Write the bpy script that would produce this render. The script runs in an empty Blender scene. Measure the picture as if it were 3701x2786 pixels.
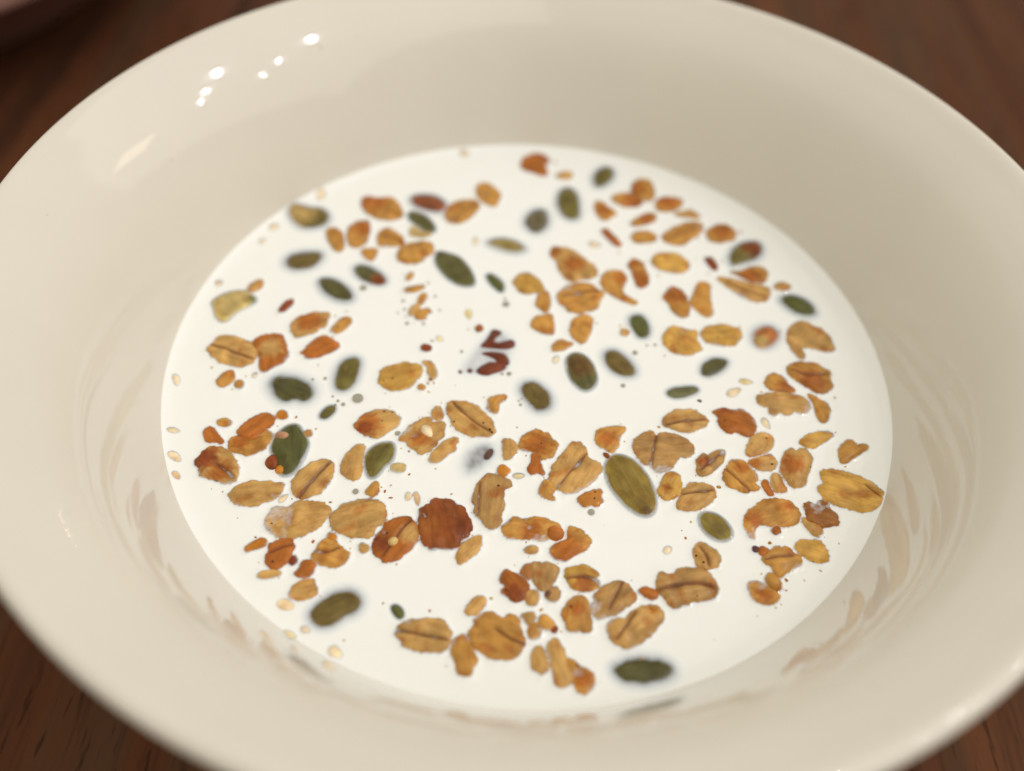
# A white bowl of milk with floating granola, close-up.  All working lengths are millimetres, scaled to metres (S).
import bpy, math, random
import numpy as np
from mathutils import Matrix, Vector
from mathutils.geometry import delaunay_2d_cdt

S = 0.001
scene = bpy.context.scene
COL = scene.collection
random.seed(5)
rng = np.random.default_rng(5)

# ------------------------------------------------------------------ camera
CAM_LOC = (-1.045957, -79.903803, 89.713073)
CAM_R = (0.998133, 0.051921, 0.032164)
CAM_U = (-0.060472, 0.766209, 0.639740)
CAM_F = (-0.008571, 0.640491, -0.767918)
cam_data = bpy.data.cameras.new('camera')
cam = bpy.data.objects.new('camera', cam_data)
COL.objects.link(cam)
m = Matrix.Identity(4)
for i in range(3):
    m[i][0] = CAM_R[i]; m[i][1] = CAM_U[i]; m[i][2] = -CAM_F[i]; m[i][3] = CAM_LOC[i] * S
cam.matrix_world = m
cam_data.sensor_width = 36.0
cam_data.lens = 36.0 * 3200.0 / 3701.0
cam_data.clip_start = 0.004
cam_data.clip_end = 20.0
cam_data.dof.use_dof = True
cam_data.dof.focus_distance = 0.106
cam_data.dof.aperture_fstop = 8.6
scene.camera = cam

# ------------------------------------------------------------------ room light: even warm bounce light and the ceiling spots
world = bpy.data.worlds.new('World')
scene.world = world
world.use_nodes = True
bg = world.node_tree.nodes['Background']
bg.inputs['Color'].default_value = (1.0, 0.94, 0.785, 1)
bg.inputs['Strength'].default_value = 0.73

def lamp(name, loc, sx, sy, watts, col, roll=0.0):
    d = bpy.data.lights.new(name, 'AREA')
    d.shape = 'RECTANGLE'; d.size = sx; d.size_y = sy; d.energy = watts; d.color = col
    o = bpy.data.objects.new(name, d)
    COL.objects.link(o)
    o.location = loc
    o.rotation_euler = (Vector((0, 0, 0)) - Vector(loc)).to_track_quat('-Z', 'Y').to_euler()
    o.rotation_euler.rotate_axis('Z', roll)
    return o

lamp('ceiling_spot', (0.797, 0.336, 1.344), 0.013, 0.013, 0.812, (1.0, 0.97, 1.0), 0.30)
lamp('ceiling_spot', (0.955, 0.311, 1.233), 0.007, 0.007, 0.438, (1.0, 0.97, 1.0), 0.30)
lamp('ceiling_spot', (1.086, 0.275, 1.119), 0.006, 0.006, 0.375, (1.0, 0.97, 1.0), 0.30)
lamp('ceiling_spot', (0.704, -0.003, 1.436), 0.009, 0.009, 0.562, (1.0, 0.97, 1.0), 0.30)
lamp('ceiling_spot', (0.922, -0.046, 1.293), 0.008, 0.008, 0.500, (1.0, 0.97, 1.0), 0.30)
lamp('ceiling_spot', (1.113, -0.099, 1.116), 0.007, 0.007, 0.438, (1.0, 0.97, 1.0), 0.30)
lamp('wall_panel', (1.086, 0.643, 0.949), 0.240, 0.200, 0.550, (1.0, 0.72, 0.5), 0.00)
lamp('added_soft_key', (1.450, -0.050, 2.050), 3.400, 3.400, 31.000, (1.0, 0.955, 0.955), 0.00)  # unseen soft key added from upper right, takes over part of the spots' light
lamp('far_lamp', (0.250, 2.500, 0.420), 0.012, 0.012, 0.030, (1.0, 0.85, 0.65), 0.00)
lamp('far_lamp', (1.150, 2.000, 0.620), 0.012, 0.012, 0.040, (1.0, 0.85, 0.65), 0.00)

vs = scene.view_settings
vs.view_transform = 'Standard'
vs.look = 'None'
vs.exposure = 0.0
vs.gamma = 1.0
vs.use_curve_mapping = False
scene.cycles.max_bounces = 10
scene.cycles.diffuse_bounces = 5
scene.cycles.glossy_bounces = 4
scene.cycles.transparent_max_bounces = 16
scene.cycles.use_denoising = True
scene.cycles.caustics_reflective = False
scene.cycles.sample_clamp_indirect = 4.0

# ------------------------------------------------------------------ helpers
def tag(o, label=None, cat=None, group=None, kind=None):
    if label: o['label'] = label
    if cat: o['category'] = cat
    if group: o['group'] = group
    if kind: o['kind'] = kind
    return o

def mesh_obj(name, verts, faces, mat, smooth=True):
    me = bpy.data.meshes.new(name)
    me.from_pydata([tuple(v) for v in verts], [], faces)
    me.materials.append(mat)
    if smooth:
        me.shade_smooth()
    me.update()
    o = bpy.data.objects.new(name, me)
    COL.objects.link(o)
    return o

class NT:
    def __init__(self, name):
        self.mat = bpy.data.materials.new(name); self.mat.use_nodes = True
        self.t = self.mat.node_tree; self.t.nodes.clear()
        self.out = self.t.nodes.new('ShaderNodeOutputMaterial')
    def n(self, typ, **k):
        nd = self.t.nodes.new(typ)
        for a, v in k.items():
            if a in ('op',): nd.operation = v
            else: setattr(nd, a, v)
        return nd
    def l(self, a, b): self.t.links.new(a, b)
    def math(self, op, a, b=None, c=None):
        nd = self.t.nodes.new('ShaderNodeMath'); nd.operation = op
        for i, v in enumerate((a, b, c)):
            if v is None: continue
            if hasattr(v, 'links') or hasattr(v, 'is_linked'): self.l(v, nd.inputs[i])
            else: nd.inputs[i].default_value = v
        return nd.outputs[0]
    def mix(self, fac, a, b, blend='MIX'):
        nd = self.t.nodes.new('ShaderNodeMix'); nd.data_type = 'RGBA'; nd.blend_type = blend
        for idx, v in ((0, fac), (6, a), (7, b)):
            s = nd.inputs[idx]
            if hasattr(v, 'is_linked'): self.l(v, s)
            else: s.default_value = v if not isinstance(v, tuple) or len(v) == 4 else (*v, 1)
        return nd.outputs[2]
    def noise(self, vec, scale, detail=3, rough=.55, dist=0.0):
        nd = self.t.nodes.new('ShaderNodeTexNoise')
        nd.inputs['Scale'].default_value = scale; nd.inputs['Detail'].default_value = detail
        nd.inputs['Roughness'].default_value = rough; nd.inputs['Distortion'].default_value = dist
        if vec is not None: self.l(vec, nd.inputs['Vector'])
        return nd.outputs['Fac']
    def ramp(self, fac, stops, interp='LINEAR'):
        nd = self.t.nodes.new('ShaderNodeValToRGB'); cr = nd.color_ramp; cr.interpolation = interp
        while len(cr.elements) < len(stops): cr.elements.new(0.5)
        for e, (p, c) in zip(cr.elements, stops):
            e.position = p; e.color = c if len(c) == 4 else (*c, 1)
        self.l(fac, nd.inputs[0]); return nd.outputs[0]
    def mapping(self, scale, kind='Object'):
        tc = self.t.nodes.new('ShaderNodeTexCoord'); mp = self.t.nodes.new('ShaderNodeMapping')
        mp.inputs['Scale'].default_value = scale
        self.l(tc.outputs[kind], mp.inputs[0]); return mp.outputs[0]
    def bump(self, h, strength, dist):
        nd = self.t.nodes.new('ShaderNodeBump'); nd.inputs['Strength'].default_value = strength
        nd.inputs['Distance'].default_value = dist; self.l(h, nd.inputs['Height']); return nd.outputs[0]
    def principled(self, **k):
        nd = self.t.nodes.new('ShaderNodeBsdfPrincipled')
        for a, v in k.items():
            s = nd.inputs[a.replace('_', ' ')]
            if hasattr(v, 'is_linked'): self.l(v, s)
            else: s.default_value = v if not (isinstance(v, tuple) and len(v) == 3 and s.type == 'RGBA') else (*v, 1)
        return nd
    def done(self, shader):
        self.l(shader, self.out.inputs['Surface']); return self.mat

# ------------------------------------------------------------------ materials
def mat_ceramic():
    t = NT('glazed_ceramic')
    v = t.mapping((1, 1, 1))
    n = t.noise(v, 40, 2)
    col = t.mix(t.ramp(n, [(.35, (0, 0, 0)), (.7, (1, 1, 1))]), (.655, .62, .555), (.68, .645, .575))
    n2 = t.noise(v, 70, 3, .5)
    sp = t.noise(v, 700, 1)
    col = t.mix(t.ramp(sp, [(.80, (0, 0, 0)), (.84, (.5, .5, .5))]), col, (.30, .22, .15, 1))
    p = t.principled(Base_Color=col, Roughness=.055, IOR=1.5, Normal=t.bump(n2, .12, .0004))
    return t.done(p.outputs[0])

def mat_milk():
    t = NT('milk')
    a = t.n('ShaderNodeAttribute', attribute_name='film').outputs['Fac']
    # thin milk over something dark lets light through, least of all the blue: Beer-Lambert by channel on the film depth (mm)
    ch = [t.math('EXPONENT', t.math('MULTIPLY', a, -1.0 / L)) for L in (.28, .255, .22)]
    T = t.n('ShaderNodeCombineColor')
    for i in range(3): t.l(ch[i], T.inputs[i])
    inv = t.n('ShaderNodeInvert'); t.l(T.outputs[0], inv.inputs['Color'])
    base = t.mix(1.0, inv.outputs[0], (.870, .885, .868, 1), 'MULTIPLY')
    p = t.principled(Base_Color=base, Roughness=.06, IOR=1.35)
    tr = t.n('ShaderNodeBsdfTransparent'); t.l(T.outputs[0], tr.inputs['Color'])
    ad = t.n('ShaderNodeAddShader'); t.l(p.outputs[0], ad.inputs[0]); t.l(tr.outputs[0], ad.inputs[1])
    return t.done(ad.outputs[0])

def mat_food(name, fibre, speck, rough, coat, sss=0.0, bump=.5, var=.35):
    """own colour of the piece (vertex colour 'tint': toast patches, crease) with fibres, mottling and dark bran specks"""
    t = NT(name)
    tint = t.n('ShaderNodeAttribute', attribute_name='tint').outputs['Color']
    oi = t.n('ShaderNodeObjectInfo')
    tc = t.n('ShaderNodeTexCoord')
    off = t.n('ShaderNodeVectorMath', operation='ADD')
    sc = t.n('ShaderNodeVectorMath', operation='SCALE'); sc.inputs[0].default_value = (1, .7, .3); sc.inputs['Scale'].default_value = 0
    t.l(t.math('MULTIPLY', oi.outputs['Random'], .3), sc.inputs['Scale'])
    t.l(tc.outputs['Object'], off.inputs[0]); t.l(sc.outputs[0], off.inputs[1])
    mp = t.n('ShaderNodeMapping'); mp.inputs['Scale'].default_value = (.22, 1, 1); t.l(off.outputs[0], mp.inputs[0])
    f = t.noise(mp.outputs[0], fibre, 4, .6, .4)
    mot = t.noise(off.outputs[0], 520, 5, .65)
    c1 = t.mix(t.ramp(f, [(.3, (0, 0, 0)), (.72, (1, 1, 1))]), (1 - var, 1 - var * 1.15, 1 - var * 1.4, 1), (1.0 + .12, 1.0 + .12, 1.0 + .10, 1))
    c2 = t.mix(1.0, tint, c1, 'MULTIPLY')
    c3 = t.mix(t.ramp(mot, [(.48, (0, 0, 0)), (.72, (.75, .75, .75))]), c2, t.mix(1.0, c2, (.66, .50, .34, 1), 'MULTIPLY'))
    if speck:
        vo = t.n('ShaderNodeTexVoronoi'); vo.inputs['Scale'].default_value = 760; t.l(off.outputs[0], vo.inputs['Vector'])
        sp = t.noise(off.outputs[0], 300, 1)
        k = t.math('MULTIPLY', t.math('LESS_THAN', vo.outputs['Distance'], .12), t.math('GREATER_THAN', sp, .54))
        c3 = t.mix(k, c3, (.07, .022, .006, 1))
    fine = t.noise(off.outputs[0], 1500, 3, .6)
    h = t.math('ADD', t.math('MULTIPLY', f, .7), t.math('MULTIPLY', fine, .3))
    p = t.principled(Base_Color=c3, Roughness=rough, IOR=1.40, Specular_IOR_Level=.18, Coat_Weight=coat, Coat_Roughness=.07,
                     Normal=t.bump(h, bump, .00022))
    if sss:
        p.inputs['Subsurface Weight'].default_value = sss
        p.inputs['Subsurface Radius'].default_value = (1.0, .55, .25)
        p.inputs['Subsurface Scale'].default_value = .0005
    return t.done(p.outputs[0])

def mat_wood():
    t = NT('dark_wood')
    v = t.mapping((1, .035, 1))
    v2 = t.mapping((1, .12, 1))
    v3 = t.mapping((1, .05, 1))
    band = t.noise(v, 55, 4, .6, .5)
    col = t.ramp(band, [(.30, (.026, .012, .007)), (.40, (.064, .026, .014)), (.48, (.100, .036, .0165)), (.56, (.080, .040, .022)), (.66, (.122, .047, .021))])
    line = t.noise(v3, 420, 4, .7)
    c2 = t.mix(t.ramp(line, [(.52, (0, 0, 0)), (.70, (.6, .6, .6))]), col, (.026, .013, .009, 1))
    pore = t.noise(v2, 1300, 2, .6)
    c3 = t.mix(t.ramp(pore, [(.58, (0, 0, 0)), (.69, (.6, .6, .6))]), c2, (.016, .008, .005, 1))
    p = t.principled(Base_Color=c3, Roughness=.5, IOR=1.33, Specular_IOR_Level=.06, Normal=t.bump(pore, .3, .0002))
    return t.done(p.outputs[0])

def mat_plain(name, col, rough=.4, scale=120, amp=.25):
    t = NT(name)
    n = t.noise(t.mapping((1, 1, 1)), scale, 4)
    dark = tuple(c * (1 - amp) for c in col)
    c = t.mix(n, (*dark, 1), (*[min(1, x * (1 + amp)) for x in col], 1))
    p = t.principled(Base_Color=c, Roughness=rough, Specular_IOR_Level=.15)
    return t.done(p.outputs[0])

def mat_bubble():
    t = NT('bubble_film')
    lw = t.n('ShaderNodeLayerWeight'); lw.inputs['Blend'].default_value = .35
    g = t.n('ShaderNodeBsdfGlossy'); g.inputs['Roughness'].default_value = .03; g.inputs['Color'].default_value = (.9, .9, .85, 1)
    tr = t.n('ShaderNodeBsdfTransparent'); tr.inputs['Color'].default_value = (.62, .60, .54, 1)
    mx = t.n('ShaderNodeMixShader')
    t.l(t.math('MULTIPLY', lw.outputs['Facing'], .5), mx.inputs[0]); t.l(tr.outputs[0], mx.inputs[1]); t.l(g.outputs[0], mx.inputs[2])
    return t.done(mx.outputs[0])

M_CERAMIC = mat_ceramic()
M_MILK = mat_milk()
M_OAT = mat_food('toasted_oat', 1500, True, .42, .22, 0, .95, .26)
M_SEED = mat_food('pumpkin_seed_skin', 1300, False, .40, .12, 0, .55, .30)
M_SESAME = mat_food('sesame_hull', 900, False, .45, .2, .25, .25, .14)
M_NUT = mat_food('nut_skin', 700, False, .45, .3, 0, .8, .45)
M_WOOD = mat_wood()
M_DISH = mat_plain('brown_stoneware', (.165, .080, .064), .5, 60, .2)
M_BUBBLE = mat_bubble()

# ------------------------------------------------------------------ table
TABLE_Z = -26.5
def box(x0, x1, y0, y1, z0, z1):
    v = [(x, y, z) for z in (z0, z1) for y in (y0, y1) for x in (x0, x1)]
    f = [(0, 2, 3, 1), (4, 5, 7, 6), (0, 1, 5, 4), (2, 6, 7, 3), (0, 4, 6, 2), (1, 3, 7, 5)]
    return [(a * S, b * S, c * S) for a, b, c in v], f
v, f = box(-600, 600, -380, 520, TABLE_Z - 28, TABLE_Z)
table = mesh_obj('table_top', v, f, M_WOOD, smooth=False)
tag(table, kind='structure')

# ------------------------------------------------------------------ bowl (turned profile)
PROFILE = [(0, -21), (20, -20.5), (32, -18.3), (40, -13.5), (44.3, -7.2), (47.55, 0), (49.7, 5.2), (51.8, 10.0), (53.9, 14.1), (56.2, 17.3), (58.8, 19.6), (61.2, 21.2), (62.8, 22.2), (63.8, 22.45), (64.5, 21.95), (64.7, 20.9), (63.9, 19.0), (61.2, 15.5), (57.6, 10.5), (53.4, 1.5), (47, -11), (40, -19.5), (36, -22.5), (35.2, -24.5), (35, -26.3), (32, -26.4), (31, -25.2), (0, -24.5)]
def catmull(P, sub=6):
    P = np.array(P, float); out = []
    for i in range(len(P) - 1):
        p0 = P[max(i - 1, 0)]; p1 = P[i]; p2 = P[i + 1]; p3 = P[min(i + 2, len(P) - 1)]
        for k in range(sub):
            t = k / sub
            out.append(.5 * ((2 * p1) + (-p0 + p2) * t + (2 * p0 - 5 * p1 + 4 * p2 - p3) * t * t + (-p0 + 3 * p1 - 3 * p2 + p3) * t ** 3))
    out.append(P[-1]); return np.array(out)
def lathe(name, prof, n, mat, centre=(0, 0)):
    verts = []; faces = []; rings = []
    for r, z in prof:
        if r < 1e-4:
            rings.append([len(verts)]); verts.append((centre[0] * S, centre[1] * S, z * S))
        else:
            rings.append(list(range(len(verts), len(verts) + n)))
            for i in range(n):
                a = 2 * math.pi * i / n
                verts.append(((centre[0] + r * math.cos(a)) * S, (centre[1] + r * math.sin(a)) * S, z * S))
    for A, B in zip(rings, rings[1:]):
        for i in range(n):
            j = (i + 1) % n
            if len(A) == 1 and len(B) > 1: faces.append((A[0], B[i], B[j]))
            elif len(B) == 1 and len(A) > 1: faces.append((A[i], B[0], A[j]))
            elif len(A) > 1: faces.append((A[i], B[i], B[j], A[j]))
    return mesh_obj(name, verts, faces, mat)
prof = catmull(PROFILE); prof[0, 0] = 0; prof[-1, 0] = 0
bowl = lathe('bowl', prof, 220, M_CERAMIC)
tag(bowl, 'white glazed ceramic bowl with a rounded rim, holding milk and granola', 'bowl')

# ------------------------------------------------------------------ dish at the far left corner, only its rim in view
DISH = [(0, -22.5), (50, -22), (66, -17), (76, -8), (82, -3.2), (84.5, -2.4), (86, -3.2), (85.5, -5), (79, -10), (68, -20), (60, -25.5), (52, -26.4), (0, -26.4)]
dp = catmull(DISH, 4); dp[0, 0] = 0; dp[-1, 0] = 0
dish = lathe('dish', dp, 160, M_DISH, (-179.3, 143.6))
tag(dish, 'dark reddish brown dish rim in the far left corner behind the bowl', 'dish')

# ------------------------------------------------------------------ granola pieces
# kind, name, category, label, outline in mm on the milk surface, tone, form, crease, toast patches (x, y, radius, tone), extras
PIECES = [
('pump','pumpkin_seed','pumpkin seed','half tan half olive pumpkin seed close to the far left wall of the bowl',[(-38.65,27.00),(-38.40,28.73),(-37.11,28.97),(-35.29,28.53),(-33.74,28.67),(-32.44,27.57),(-31.87,26.17),(-32.22,24.71),(-33.55,23.64),(-35.04,23.39),(-36.36,23.86),(-37.69,25.40)],'olive','mid',None,[(-37.25,26.64,3.64,'tan')],{}),
('ses','sesame_seed','sesame seed','pale sesame seed touching the wall just above the half tan half olive seed',[(-34.61,30.51),(-34.76,30.75),(-34.92,31.24),(-35.00,31.83),(-34.94,32.40),(-34.81,32.85),(-34.56,33.06),(-34.20,32.94),(-33.93,32.62),(-33.79,32.14),(-33.71,31.54),(-33.84,31.02),(-34.17,30.71),(-34.44,30.53)],'ses','ses',None,None,{'dz':-0.12}),
('ses','sesame_seed','sesame seed','pale sesame seed left of the half tan half olive seed',[(-39.31,23.90),(-39.29,23.67),(-39.37,23.32),(-39.55,22.97),(-39.83,22.73),(-40.11,22.59),(-40.38,22.65),(-40.60,22.94),(-40.68,23.28),(-40.60,23.61),(-40.41,23.97),(-40.11,24.15),(-39.73,24.09),(-39.44,24.00)],'ses','ses',None,None,{'dz':-0.1}),
('ses','sesame_seed','sesame seed','small pale sesame seed on the far left waterline, lower of the pair there',[(-40.67,20.70),(-40.61,20.53),(-40.61,20.25),(-40.66,19.91),(-40.74,19.56),(-40.88,19.34),(-41.11,19.33),(-41.31,19.48),(-41.43,19.72),(-41.48,20.06),(-41.43,20.40),(-41.22,20.59),(-40.96,20.68),(-40.78,20.74)],'ses','ses',None,None,{'dz':-0.14}),
('ses','sesame_seed','sesame seed','faint sesame seed on the left waterline above the broken tan seed',[(-44.61,11.17),(-44.56,11.00),(-44.60,10.73),(-44.64,10.36),(-44.75,10.03),(-44.99,9.94),(-45.26,10.01),(-45.45,10.18),(-45.57,10.47),(-45.60,10.81),(-45.46,11.05),(-45.20,11.17),(-44.94,11.24),(-44.74,11.25)],'ses','ses',None,None,{'dz':-0.16}),
('oat','oat_crumb','oat crumb','small upright golden oat crumb, leftmost of the far left flake row',[(-31.75,22.64),(-31.46,23.95),(-30.38,23.93),(-29.38,22.62),(-28.69,20.39),(-28.73,18.92),(-29.43,18.64),(-30.28,19.57),(-31.16,21.08)],'g','crumb',None,None,{}),
('oat','oat_flake','oat flake','stubby golden oat flake with a straight right side in the far left row',[(-28.63,23.15),(-28.38,24.82),(-27.47,25.85),(-25.73,26.13),(-25.39,23.45),(-25.45,20.91),(-26.36,20.03),(-27.37,19.72),(-28.25,21.34)],'g','oat',None,[(-26.14,24.31,1.68,'b')],{}),
('oat','oat_crumb','oat crumb','blunt oat crumb hanging under the gap of the far left flake row',[(-25.91,19.06),(-25.42,19.78),(-24.35,19.65),(-23.47,19.84),(-23.59,18.15),(-23.96,17.13),(-25.00,17.59)],'g','crumb',None,None,{}),
('pump','pumpkin_seed','pumpkin seed','brownish sunken pumpkin seed lying level, leftmost of the far left seeds',[(-36.59,15.70),(-36.33,17.25),(-35.01,18.04),(-33.29,18.41),(-31.92,18.31),(-31.64,17.23),(-32.29,15.64),(-33.74,14.76),(-35.47,14.61)],'brol','deep',None,None,{}),
('pump','pumpkin_seed','pumpkin seed','slim brown tipped pumpkin seed slanting above a rounder dark one',[(-26.33,15.29),(-25.89,16.20),(-24.56,16.21),(-22.92,15.16),(-21.69,13.77),(-21.47,12.74),(-22.37,12.45),(-23.87,12.74),(-25.51,13.87)],'dk','deep',None,[(-22.20,13.31,1.58,'rust')],{}),
('pump','pumpkin_seed','pumpkin seed','plump dark green pumpkin seed below the slim brown tipped one',[(-31.06,11.91),(-30.74,12.89),(-29.46,13.10),(-27.74,12.41),(-26.20,11.08),(-25.37,9.52),(-25.43,8.60),(-26.59,8.30),(-28.40,8.85),(-30.07,10.14)],'dk','mid',None,None,{}),
('oat','oat_crumb','oat crumb','small tan oat sliver resting on the corner of the broken tan seed',[(-40.64,9.85),(-40.23,11.13),(-39.36,11.72),(-38.86,11.45),(-38.86,10.21),(-39.53,9.43),(-40.28,9.27)],'t','crumb',None,None,{}),
('oat','oat_flake','oat flake','broad orange brown oat flake at the far left, left of the reddish flake',[(-27.61,29.97),(-27.63,31.60),(-26.75,32.06),(-25.55,31.54),(-24.31,31.78),(-23.09,32.15),(-22.10,30.73),(-21.09,29.10),(-20.75,27.67),(-21.71,26.73),(-23.25,26.59),(-25.01,26.91),(-26.60,28.10)],'g','oat',None,[(-25.73,30.65,2.54,'b')],{}),
('pump','nut_piece','nut','reddish brown nut skin piece lying above the dark green half seed',[(-20.30,32.15),(-19.40,33.25),(-17.51,33.55),(-15.85,33.07),(-14.43,31.69),(-14.21,30.22),(-14.95,29.05),(-16.54,29.15),(-18.32,29.60),(-19.72,30.70)],'rednut','mid',None,None,{}),
('pump','pumpkin_seed','pumpkin seed','dark green pumpkin seed with a tan scrap under it, below the reddish nut piece',[(-20.02,27.49),(-20.05,28.95),(-18.71,28.95),(-17.22,28.23),(-15.95,26.66),(-15.34,25.29),(-15.53,24.22),(-16.62,24.35),(-17.81,25.30),(-19.18,26.37)],'dk','crisp',None,None,{}),
('oat','oat_crumb','oat crumb','curled pale tan scrap tucked under a dark green seed',[(-19.22,24.23),(-19.05,25.31),(-18.24,25.03),(-17.22,24.18),(-15.99,24.18),(-16.20,23.34),(-17.54,22.99),(-18.77,23.11)],'p','crumb',None,None,{}),
('oat','oat_flake','oat flake','rounded golden oat flake with a brown streak in the far left row',[(-23.91,22.19),(-23.77,23.82),(-22.96,24.60),(-21.65,24.02),(-20.44,22.96),(-19.80,21.64),(-19.99,20.71),(-20.91,20.86),(-22.08,20.53),(-23.25,20.31)],'g','oat',[(-23.17,22.83),(-21.73,22.38),(-20.23,21.37)],None,{}),
('oat','oat_flake','oat flake','smooth golden oat flake touching the tip of the large far olive seed',[(-20.48,18.21),(-20.20,20.02),(-19.30,21.23),(-17.85,21.81),(-16.21,22.07),(-15.27,21.13),(-15.20,19.79),(-16.28,18.69),(-16.87,17.42),(-18.16,16.98),(-19.68,17.29)],'g','oat',None,None,{}),
('oat','oat_flake','oat flake','oval golden oat flake with a brown lengthwise crease near the far edge',[(-14.43,28.49),(-14.13,30.23),(-13.17,31.81),(-11.64,32.45),(-9.73,32.50),(-9.11,31.69),(-9.39,30.17),(-10.48,28.12),(-11.92,26.79),(-13.46,26.65)],'g','oat',[(-13.25,27.63),(-11.40,29.74),(-9.50,31.65)],None,{}),
('oat','oat_flake','oat flake','light golden oat flake notched at its corner, nearest the far edge highlight',[(-9.97,35.67),(-9.27,37.04),(-8.13,37.15),(-6.92,35.96),(-5.83,34.01),(-6.40,32.94),(-6.33,31.69),(-7.27,31.48),(-8.43,32.25),(-9.58,33.66)],'g','oat',None,None,{}),
('pump','pumpkin_seed','pumpkin seed','slim tan olive pumpkin seed lying level in the far middle',[(-7.44,22.74),(-6.29,23.77),(-4.62,24.03),(-2.75,23.39),(-1.48,22.36),(-1.37,21.46),(-2.47,20.80),(-4.14,20.99),(-5.84,21.51)],'tanol','mid',None,None,{}),
('pump','pumpkin_seed','pumpkin seed','small greyish pumpkin seed almost under the milk near the far middle',[(-1.66,28.44),(-1.04,30.45),(0.19,31.55),(1.31,31.15),(1.75,29.48),(1.57,27.53),(0.68,26.03),(-0.40,25.93),(-1.29,27.03)],'grey','deep',None,None,{}),
('pump','pumpkin_seed','pumpkin seed','large pointed dark olive pumpkin seed, the largest in the far half',[(-14.79,18.05),(-14.73,20.28),(-13.11,19.97),(-11.24,19.24),(-9.74,17.39),(-8.75,15.32),(-8.38,13.44),(-9.07,12.86),(-10.68,13.04),(-12.39,14.15),(-13.92,16.16)],'dk','crisp',None,None,{}),
('pump','pumpkin_seed','pumpkin seed','short dark green pumpkin seed right of the large pointed dark olive one',[(-6.87,15.69),(-6.38,16.06),(-5.14,15.20),(-4.34,14.00),(-4.25,12.55),(-4.67,12.30),(-5.76,13.46),(-6.57,14.65)],'green','deep',None,None,{}),
('oat','oat_flake','oat flake','smooth rounded yellow oat flake right of the short dark green seed',[(-2.90,14.13),(-2.25,15.88),(-0.95,16.53),(0.25,15.88),(1.18,14.48),(1.51,13.04),(0.80,12.56),(-0.21,12.48),(-0.91,12.00),(-1.96,12.74)],'y','oat',None,None,{}),
('oat','oat_flake','oat flake','rusty oat flake with a bite out of its side, farthest flake of all',[(-3.10,42.73),(-2.43,44.73),(-0.96,45.85),(0.40,45.70),(1.43,44.82),(1.55,43.72),(0.65,42.81),(1.36,41.25),(1.22,40.16),(0.07,40.05),(-1.12,41.01),(-2.28,41.03)],'b','oat',None,None,{}),
('oat','oat_crumb','oat crumb','tiny golden oat shard, upper one of two under the smooth golden flake',[(-18.40,13.63),(-18.31,14.70),(-17.58,15.30),(-17.65,14.12),(-18.07,13.35)],'g','crumb',None,None,{}),
('oat','oat_crumb','oat crumb','flat golden oat shard, lower one of two under the smooth golden flake',[(-18.46,11.33),(-17.97,12.00),(-16.70,12.31),(-15.52,12.73),(-16.06,11.75),(-17.00,11.15),(-18.12,10.95)],'g','crumb',None,None,{}),
('ses','sesame_seed','sesame seed','pale sesame seed caught on the far waterline',[(-11.81,44.70),(-11.90,44.50),(-12.13,44.28),(-12.46,44.14),(-12.82,44.18),(-13.15,44.31),(-13.37,44.58),(-13.45,45.02),(-13.36,45.36),(-13.13,45.57),(-12.80,45.70),(-12.43,45.59),(-12.11,45.22),(-11.89,44.91)],'ses','ses',None,None,{'dz':-0.08}),
('ses','sesame_seed','sesame seed','faint sesame seed left of the slim tan olive seed',[(-8.59,22.97),(-8.64,22.75),(-8.79,22.52),(-8.99,22.19),(-9.21,22.03),(-9.40,22.28),(-9.51,22.71),(-9.55,23.14),(-9.48,23.62),(-9.33,23.99),(-9.14,24.02),(-8.93,23.79),(-8.75,23.53),(-8.62,23.25)],'ses','ses',None,None,{'dz':-0.16}),
('oat','oat_crumb','oat crumb','small tan crumb beside the rusty flake at the far edge',[(2.77,40.17),(3.83,41.21),(5.15,41.47),(5.49,40.43),(4.84,39.30),(3.69,39.45)],'t','crumb',None,None,{}),
('pump','pumpkin_seed','pumpkin seed','olive pumpkin seed closest to the far right waterline',[(8.87,39.28),(9.13,41.45),(10.14,43.04),(11.32,43.56),(12.30,42.84),(12.52,41.23),(11.91,39.57),(10.74,38.14),(9.43,37.62)],'olive','mid',None,None,{}),
('pump','pumpkin_seed','pumpkin seed','upright dark olive pumpkin seed in the far middle',[(3.06,33.82),(3.42,36.15),(4.38,37.28),(5.52,37.26),(6.34,35.91),(6.83,33.41),(6.92,30.68),(6.37,29.29),(5.27,29.07),(4.00,30.17),(3.26,32.08)],'olive','mid',None,None,{}),
('oat','oat_flake','oat flake','arrow shaped golden oat flake right of the upright dark olive seed',[(9.14,32.87),(9.56,34.29),(10.35,33.99),(11.14,32.80),(12.08,32.14),(12.61,31.20),(11.73,30.51),(10.92,29.46),(10.14,29.76),(9.45,31.16)],'g','oat',None,[(10.65,32.01,1.39,'b')],{}),
('oat','oat_flake','oat flake','flat brown ended oat flake in the far right clump, leftmost of its top row',[(11.90,35.15),(12.65,36.24),(14.28,36.78),(15.73,36.27),(16.95,34.60),(16.10,33.51),(14.65,33.00),(13.23,33.62),(12.12,34.15)],'g','oat',None,[(15.66,34.48,2.43,'b')],{}),
('oat','oat_flake','oat flake','domed oat flake crowning the far right clump',[(15.31,38.31),(15.86,39.94),(17.05,40.86),(18.18,40.29),(18.75,38.63),(18.81,36.56),(18.25,34.97),(17.29,35.14),(16.20,36.06),(15.33,36.49)],'g','oat',None,[(15.79,38.09,1.85,'b')],{}),
('oat','oat_flake','oat flake','brown streaked oat flake on the right of the far right clump',[(19.04,34.79),(19.75,35.88),(21.39,36.41),(22.82,36.03),(23.41,35.20),(22.67,33.87),(21.48,32.76),(19.88,32.49),(18.95,33.02)],'g','oat',None,[(20.98,34.97,2.02,'b')],{}),
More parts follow.
